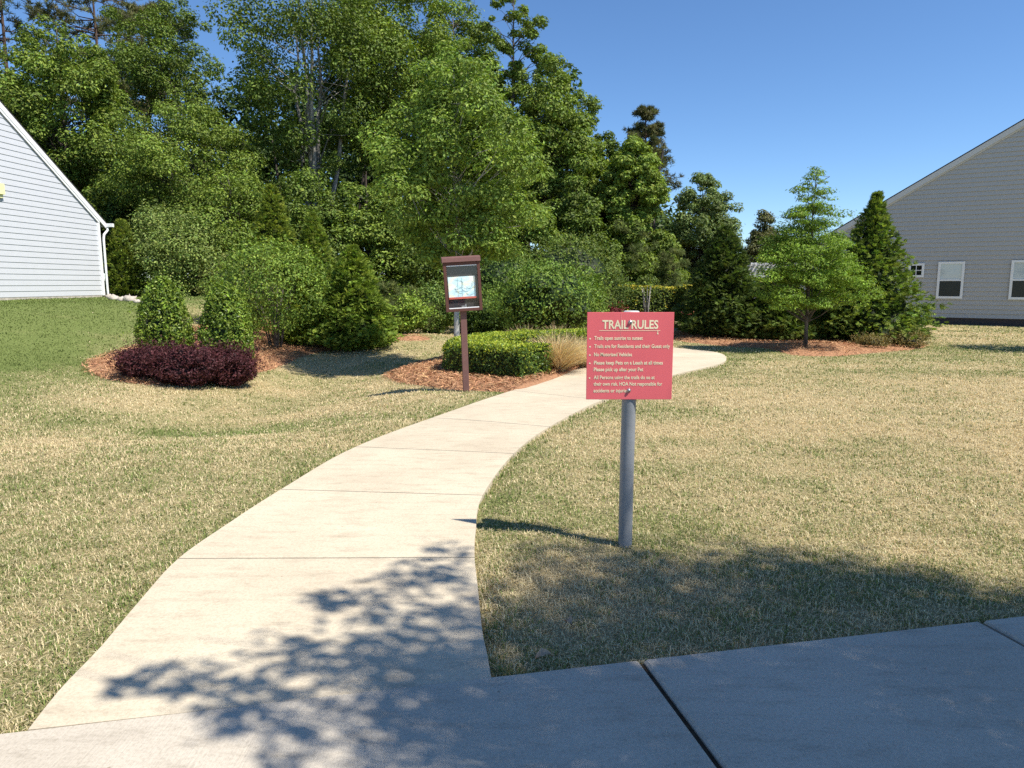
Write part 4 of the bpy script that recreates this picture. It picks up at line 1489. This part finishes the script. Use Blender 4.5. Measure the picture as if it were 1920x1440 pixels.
# --- clipped hedges
def hedge_mesh(line, width, h0, h1, seed, dens, leaf, ca, cb_, tipc):
    r_ = np.random.default_rng(seed)
    cm = MB()
    P_ = resample([Vector((x, y, 0)) for x, y in line], 8)
    P_ = np.array([(p.x, p.y) for p in P_])
    tan = np.gradient(P_, axis=0); tan /= np.linalg.norm(tan, axis=1, keepdims=True)
    nor = np.stack([-tan[:, 1], tan[:, 0]], 1)
    seg = np.r_[0, np.cumsum(np.linalg.norm(np.diff(P_, axis=0), axis=1))]
    Ltot = seg[-1]
    hw = width / 2

    def pos(s, u, z):
        s = np.clip(s, 0, Ltot)
        cx = np.interp(s, seg, P_[:, 0]); cy = np.interp(s, seg, P_[:, 1])
        nx = np.interp(s, seg, nor[:, 0]); ny = np.interp(s, seg, nor[:, 1])
        x = cx + nx * u; y = cy + ny * u
        return np.stack([x, y, ground(x, y) + z], 1), np.stack([nx, ny], 1), np.stack([np.interp(s, seg, tan[:, 0]), np.interp(s, seg, tan[:, 1])], 1)

    def put(n, s, u, z, nrm_fn, top):
        p, nn, tt = pos(s, u, z)
        nrm = nrm_fn(nn, tt)
        bumpy = .05 * (vnoise(p[:, 0] * 4, p[:, 1] * 4 + p[:, 2] * 5, seed) - .5) * 2
        dep = -.09 * r_.random(n) ** 1.6 + bumpy * .6
        # round the long edges
        p = p + nrm * dep[:, None]
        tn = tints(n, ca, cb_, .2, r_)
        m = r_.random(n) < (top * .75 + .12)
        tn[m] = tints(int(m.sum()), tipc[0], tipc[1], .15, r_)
        leaves(cm, p, nrm * .6 + np.array([0, 0, .25]) + r_.normal(size=(n, 3)) * .6, leaf * r_.uniform(.6, 1.25, n), .6, tn, T=nrm * .5 + np.array([0, 0, .6]) + r_.normal(size=(n, 3)) * .6)
    H_ = h1 - h0
    z3 = lambda a, z: np.concatenate([a, z], 1)
    rd = .09
    n = int(Ltot * width * dens)
    u = r_.uniform(-hw, hw, n)
    ez = -rd * np.clip((np.abs(u) - (hw - rd * 1.4)) / (rd * 1.4), 0, 1) ** 2
    put(n, r_.uniform(0, Ltot, n), u, h1 + ez, lambda a, t: np.tile([0, 0, 1.0], (len(a), 1)), 1)
    for sg in (-1, 1):
        n = int(Ltot * H_ * dens)
        z = r_.uniform(h0, h1, n)
        eu = hw - rd * np.clip((z - (h1 - rd * 1.4)) / (rd * 1.4), 0, 1) ** 2
        put(n, r_.uniform(0, Ltot, n), sg * eu, z, lambda a, t: z3(a * sg, np.zeros((len(a), 1))), 0)
    for s0, sg in ((0.0, -1), (Ltot, 1)):
        n = int(width * H_ * dens)
        put(n, np.full(n, s0), r_.uniform(-hw, hw, n), r_.uniform(h0, h1, n), lambda a, t: z3(t * sg, np.zeros((len(a), 1))), 0)
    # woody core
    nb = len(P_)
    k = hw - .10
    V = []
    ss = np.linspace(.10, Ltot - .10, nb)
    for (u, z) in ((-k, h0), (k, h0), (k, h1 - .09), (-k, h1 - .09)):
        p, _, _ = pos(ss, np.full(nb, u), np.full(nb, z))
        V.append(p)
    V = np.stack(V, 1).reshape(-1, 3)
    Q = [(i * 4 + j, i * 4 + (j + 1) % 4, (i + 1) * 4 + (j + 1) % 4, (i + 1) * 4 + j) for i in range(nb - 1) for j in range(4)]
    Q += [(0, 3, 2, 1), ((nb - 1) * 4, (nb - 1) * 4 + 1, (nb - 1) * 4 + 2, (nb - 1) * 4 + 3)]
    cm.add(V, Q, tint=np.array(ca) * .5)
    return cm


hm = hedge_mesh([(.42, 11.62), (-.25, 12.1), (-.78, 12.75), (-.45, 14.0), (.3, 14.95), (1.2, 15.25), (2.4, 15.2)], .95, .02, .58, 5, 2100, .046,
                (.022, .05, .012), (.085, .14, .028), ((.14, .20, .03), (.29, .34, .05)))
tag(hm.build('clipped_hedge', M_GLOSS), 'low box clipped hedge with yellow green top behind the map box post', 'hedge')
ha, hb = pt(1142, 535, 29.0), pt(1272, 535, 29.5)
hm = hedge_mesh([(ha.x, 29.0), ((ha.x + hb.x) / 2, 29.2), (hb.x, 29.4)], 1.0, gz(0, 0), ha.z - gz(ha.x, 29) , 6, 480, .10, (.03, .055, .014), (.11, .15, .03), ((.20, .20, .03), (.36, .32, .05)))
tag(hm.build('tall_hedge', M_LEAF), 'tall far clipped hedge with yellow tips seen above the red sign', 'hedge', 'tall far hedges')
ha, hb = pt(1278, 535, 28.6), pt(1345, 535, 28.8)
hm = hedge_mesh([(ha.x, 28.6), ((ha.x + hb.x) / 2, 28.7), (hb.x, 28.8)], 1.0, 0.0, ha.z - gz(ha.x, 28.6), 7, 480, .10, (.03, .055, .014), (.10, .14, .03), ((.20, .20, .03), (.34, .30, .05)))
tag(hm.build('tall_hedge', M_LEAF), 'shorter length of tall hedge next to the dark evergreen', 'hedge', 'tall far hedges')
# bare-stemmed small tree in front of the hedge gap
loc = at(1284, 612)
m_ = MB()
r = np.random.default_rng(3)
for i in range(6):
    a = r.uniform(0, 6.28); s = r.uniform(.1, .35)
    m_.tube([(math.cos(a) * .05, math.sin(a) * .05, -.1), (math.cos(a) * s * .5, math.sin(a) * s * .5, .7), (math.cos(a) * s, math.sin(a) * s, 1.45)], [.03, .024, .012], 6)
t = empty('crape_myrtle', 'small tree with thin pale bare stems in front of the tall hedge', 'tree', (loc.x, 27.6, gz(loc.x, 27.6)))
m_.build('trunk', M_BARKG, t, True)
me = shrub_mesh(.45, .45, 1.9, 77, n=500, leaf=.08, ca=(.04, .07, .02), cb_=(.12, .17, .04), core=0, low=1.1)
o = bpy.data.objects.new('crown', me); COL.objects.link(o); o.parent = t
# far purple shrub and pink azalea
shrub('purple_shrub', 'far dark red shrub just above the top left of the red sign', 'shrub', 1153, 26.5, 578, 42, 141, n=1200, leaf=.09, ca=(.05, .010, .014), cb_=(.15, .03, .04), lump=.2, sprigs=40)
shrub('azalea', 'small pink flowering bush at the foot of the tall hedge', 'shrub', 1296, 27.0, 588, 22, 142, n=500, leaf=.08, ca=(.05, .08, .02), cb_=(.5, .10, .16), lump=.2, sprigs=20)
shrub('leafy_shrub', 'small brown twiggy bush on the far straw mound right of the red sign', 'shrub', 1278, 21.5, 612, 30, 143, 'small brown bushes', n=900, leaf=.05, ca=(.05, .045, .025), cb_=(.16, .13, .07), lump=.2, sprigs=60)
for (lab, px, py, top, wp, sd_) in [('low brownish bush at the foot of the tall pointed evergreen', 1642, 655, 630, 48, 144), ('low brownish bush at the right tip of the right bed', 1706, 652, 622, 66, 145)]:
    q = at(px, py)
    shrub('low_bush', lab, 'shrub', px, q.y, top, wp, sd_, 'small brown bushes', n=1800, leaf=.045, ca=(.05, .05, .02), cb_=(.20, .165, .075), lump=.2, sprigs=120, core=.6)


# --- ornamental grasses
def grass_tuft(H, spread, n, seed, ca, cb_, w=.008):
    r_ = np.random.default_rng(seed)
    m = MB()
    a = r_.uniform(0, 2 * math.pi, n)
    s = spread * np.sqrt(r_.random(n))
    h = H * r_.uniform(.55, 1.05, n) * (1 - .35 * (s / spread) ** 2)
    b0 = np.stack([np.cos(a) * .10 * r_.random(n), np.sin(a) * .10 * r_.random(n), np.full(n, -.02)], 1)
    O = np.stack([np.cos(a), np.sin(a), np.zeros(n)], 1)
    pts = []
    for f in (0, .35, .7, 1.0):
        z = h * (f if f < .8 else .93 + .07 * r_.random(n) - .25 * (s / spread) ** 2 * r_.random(n))
        pts.append(b0 + O * (s * f ** 1.7)[:, None] + np.stack([r_.normal(size=n) * .02 * f, r_.normal(size=n) * .02 * f, z], 1))
    az = r_.uniform(0, 6.28, n)
    sd_ = np.stack([np.cos(az), np.sin(az), np.zeros(n)], 1)
    V = []
    for p, ww in zip(pts, (1, 1, .8, .3)):
        V.append(p - sd_ * w / 2 * ww); V.append(p + sd_ * w / 2 * ww)
    V = np.stack(V, 1)
    o_ = np.arange(n)[:, None] * 8
    Q = np.concatenate([o_ + np.array([[2 * k, 2 * k + 1, 2 * k + 3, 2 * k + 2]]) for k in range(3)])
    m.add(V.reshape(-1, 3), Q, tint=np.repeat(tints(n, ca, cb_, .15, r_), 8, 0))
    return m


for (lab, px, y, top, sp, n, sd_) in [
        ('large tan ornamental grass clump at the right end of the clipped hedge', 1046, 12.5, 614, .72, 2400, 151),
        ('tan ornamental grass clump close to the left edge of the red sign', 1090, 13.3, 622, .6, 1400, 152),
        ('wispy dry grass tuft behind the back row of the hedge', 985, 16.3, 602, .6, 500, 153),
        ('wispy dry grass tuft behind the hedge under the big leafy shrub', 1045, 16.35, 600, .6, 500, 154)]:
    x = pt(px, 600, y).x
    z = gz(x, y)
    g_ = grass_tuft(pt(px, top, y).z - z, sp, n, sd_, (.27, .225, .13), (.48, .43, .30))
    o = g_.build('ornamental_grass', M_DRY)
    o.location = (x, y, z)
    tag(o, lab, 'grass clump', 'tan ornamental grasses around the hedge')

# --- white pergola beyond the right bed
x0 = pt(1402, 500, 33).x
pg = empty('pergola', 'white pergola with slatted roof half hidden behind the small oak', 'pergola', (x0, 33, gz(x0, 33)))
zt = pt(1402, 493, 33).z - gz(x0, 33)
zl = pt(1402, 519, 33).z - gz(x0, 33)
m_ = MB()
for k in range(16):
    m_.box((.10 + k * .2, 1.28, zt - .03), (.07, 3.0, .08))
m_.build('slats', M_WHITE, pg)
for yy in (0., 2.6):
    m_ = MB(); m_.box((1.6, yy - .02, zl + .03), (3.4, .07, .09))
    m_.build('beam', M_WHITE, pg)
m_ = MB(); m_.box((1.6, -.05, (zl + .085 + zt - .08) / 2), (3.3, .03, zt - .08 - zl - .09))
m_.build('fascia_panel', M_TRIMB, pg)
for xx, yy in ((.38, .1), (3.0, .1), (.38, 2.5), (3.0, 2.5)):
    m_ = MB(); m_.box((xx, yy, zl / 2), (.14, .14, zl - .04))
    m_.build('post', M_WHITE, pg)

# --- street tree behind the camera's right shoulder (it shades the walk) and one beyond the right edge
SUN = Vector((.605, -.333, 1.0))
tz = 4.7
sx_, sy_ = 1.52 + SUN.x * tz, 1.95 + SUN.y * tz
EXTRA = []
for (px, py, z, rr_) in [(245, 1287, 3.5, .12), (320, 1278, 3.55, .15), (385, 1290, 3.6, .16), (455, 1318, 3.6, .22), (440, 1340, 3.7, .16), (505, 1216, 3.7, .15), (575, 1235, 3.8, .14), (560, 1275, 3.7, .2),
                        (610, 1130, 3.9, .14), (660, 1150, 3.9, .2), (640, 1245, 3.9, .22), (700, 1105, 4.1, .16), (740, 1165, 4.1, .26), (730, 1240, 4.0, .25), (690, 1290, 3.9, .25), (795, 1075, 4.3, .2),
                        (840, 1035, 4.4, .14), (850, 1110, 4.3, .28), (835, 1190, 4.2, .28), (790, 1275, 4.1, .24), (560, 1362, 3.7, .10), (535, 1420, 3.8, .13), (700, 1375, 3.9, .14), (830, 1350, 4.0, .2)]:
    q = at(px, py)
    EXTRA.append((q.x + SUN.x * z - sx_, q.y + SUN.y * z - sy_, z, rr_ * 1.0))
tree0 = stand('street_tree', 'leafy young street tree beside the sidewalk at the near right, casting the dappled shade', 'tree',
              broadleaf(6.9, 3.9, 2.7, 161, n_clump=150, per=430, leaf=.086, aspect=.5, ca=(.05, .095, .02), cb_=(.14, .21, .045), trunk_r=.07, kind='oval', clump=.15, flat=.6, ragged=.3, hollow=.15, extra=EXTRA), (sx_, sy_, 0))
sx2, sy2 = 12.3 + SUN.x * 3, 17.2 + SUN.y * 3
stand('street_tree', 'young tree on the lawn just past the right edge, in front of the beige house', 'tree',
      broadleaf(4.6, 2.6, 1.5, 162, n_clump=60, per=90, leaf=.12, ca=(.05, .095, .02), cb_=(.14, .21, .045), trunk_r=.05, kind='oval', clump=.16), (sx2, sy2, gz(sx2, sy2)))

# --- edging stones by the white house, dry leaves on the grass
M_ROCK = plain('pale_edging_stone', (.46, .41, .35), .9, .2, noise=.25, scale=8, bump=.5, bscale=20)
stones = [(213, 562, .30), (226, 564, .22), (243, 565, .36), (257, 568, .20), (205, 559, .26), (272, 570, .24)]
sl_ = ['edging stone nearest the downspout of the white house', 'small flat edging stone, second from the downspout', 'largest rounded edging stone in front of the narrow evergreen',
       'small edging stone right of the largest one', 'edging stone right at the corner of the white house footing', 'edging stone farthest right from the white house, by the left holly']
for (px, py, s), lab in zip(stones, sl_):
    q = at(px, py)
    m_ = MB()
    r_ = np.random.default_rng(int(px))
    nz, na = 6, 10
    V = []
    for i in range(nz + 1):
        el = -math.pi / 2 + math.pi * i / nz
        for j in range(na):
            aa = 2 * math.pi * j / na
            k = 1 + .16 * r_.normal()
            V.append((s / 2 * math.cos(el) * math.cos(aa) * k, s * .35 * math.cos(el) * math.sin(aa) * k, s * .3 * (math.sin(el) + .5) * k))
    m_.add(V, [(i * na + j, i * na + (j + 1) % na, (i + 1) * na + (j + 1) % na, (i + 1) * na + j) for i in range(nz) for j in range(na)])
    o = m_.build('edging_stone', M_ROCK, None, True)
    o.location = q
    tag(o, lab, 'stone', 'pale edging stones by the white house')

M_DEAD = plain('dead_leaf', (.42, .30, .2), .8, .2, noise=.2, scale=60)
for (px, py, s, lab) in [(1067, 1190, .045, 'small pale dead leaf on the shaded grass'), (1018, 1254, .05, 'curled brown dead leaf near the corner of path and sidewalk')]:
    q = at(px, py)
    V = []
    k = 9
    for i in range(k):
        f = i / (k - 1)
        w = s * .42 * math.sin(math.pi * (f * .92 + .04)) * (1 + .2 * math.sin(f * 17))
        zc = .02 * math.sin(f * 3)
        V += [(f * s * 1.3 - s * .6, -w, zc + .012), (f * s * 1.3 - s * .6, 0, zc), (f * s * 1.3 - s * .6, w, zc + .014)]
    m_ = MB()
    m_.add(V, [(i * 3 + j, (i + 1) * 3 + j, (i + 1) * 3 + j + 1, i * 3 + j + 1) for i in range(k - 1) for j in range(2)])
    o = m_.build('dead_leaf', M_DEAD, None, True)
    o.location = (q.x, q.y, q.z + .045)
    o.rotation_euler = (.2, -.15, px)
    tag(o, lab, 'leaf')

# ------------------------------------------------------------------ light, sky, camera
elev = math.atan2(1.0, math.hypot(SUN.x, SUN.y))
w = bpy.data.worlds.new('World')
sc.world = w
w.use_nodes = True
nt = w.node_tree
bg = nt.nodes['Background']
sky = nt.nodes.new('ShaderNodeTexSky')
sky.sky_type = 'NISHITA'
sky.sun_disc = False
sky.sun_elevation = elev
sky.sun_rotation = math.atan2(SUN.x, SUN.y)
sky.altitude = 1500
sky.air_density = 1.0
sky.dust_density = 0.0
sky.ozone_density = 6.0
hs = nt.nodes.new('ShaderNodeHueSaturation')
hs.inputs['Saturation'].default_value = 1.07
nt.links.new(sky.outputs[0], hs.inputs['Color'])
nt.links.new(hs.outputs[0], bg.inputs['Color'])
bg.inputs['Strength'].default_value = .108
sun = bpy.data.lights.new('sun', 'SUN')
sun.energy = 4.7
sun.angle = R(.75)
sun.color = (1.0, .95, .86)
so = bpy.data.objects.new('sun', sun)
COL.objects.link(so)
so.rotation_euler = SUN.to_track_quat('Z', 'Y').to_euler()
so.location = (6, -4, 12)

cam = bpy.data.cameras.new('camera')
cam.sensor_width = 36
cam.lens = F / 1920 * 36
cam.clip_start = .05
cam.clip_end = 2000
co = bpy.data.objects.new('camera', cam)
COL.objects.link(co)
co.location = (0, 0, CAMZ)
co.rotation_euler = (math.pi / 2 - P, 0, 0)
sc.camera = co

sc.view_settings.view_transform = 'Standard'
sc.view_settings.look = 'None'
sc.view_settings.exposure = .68
sc.view_settings.gamma = 1.0
sc.view_settings.use_curve_mapping = False
try:
    sc.cycles.use_denoising = False
    sc.cycles.denoiser = 'OPENIMAGEDENOISE'
    sc.cycles.denoising_prefilter = 'ACCURATE'
    sc.cycles.max_bounces = 7
    sc.cycles.diffuse_bounces = 4
    sc.cycles.transparent_max_bounces = 8
    sc.cycles.caustics_reflective = False
    sc.cycles.caustics_refractive = False
except Exception:
    pass
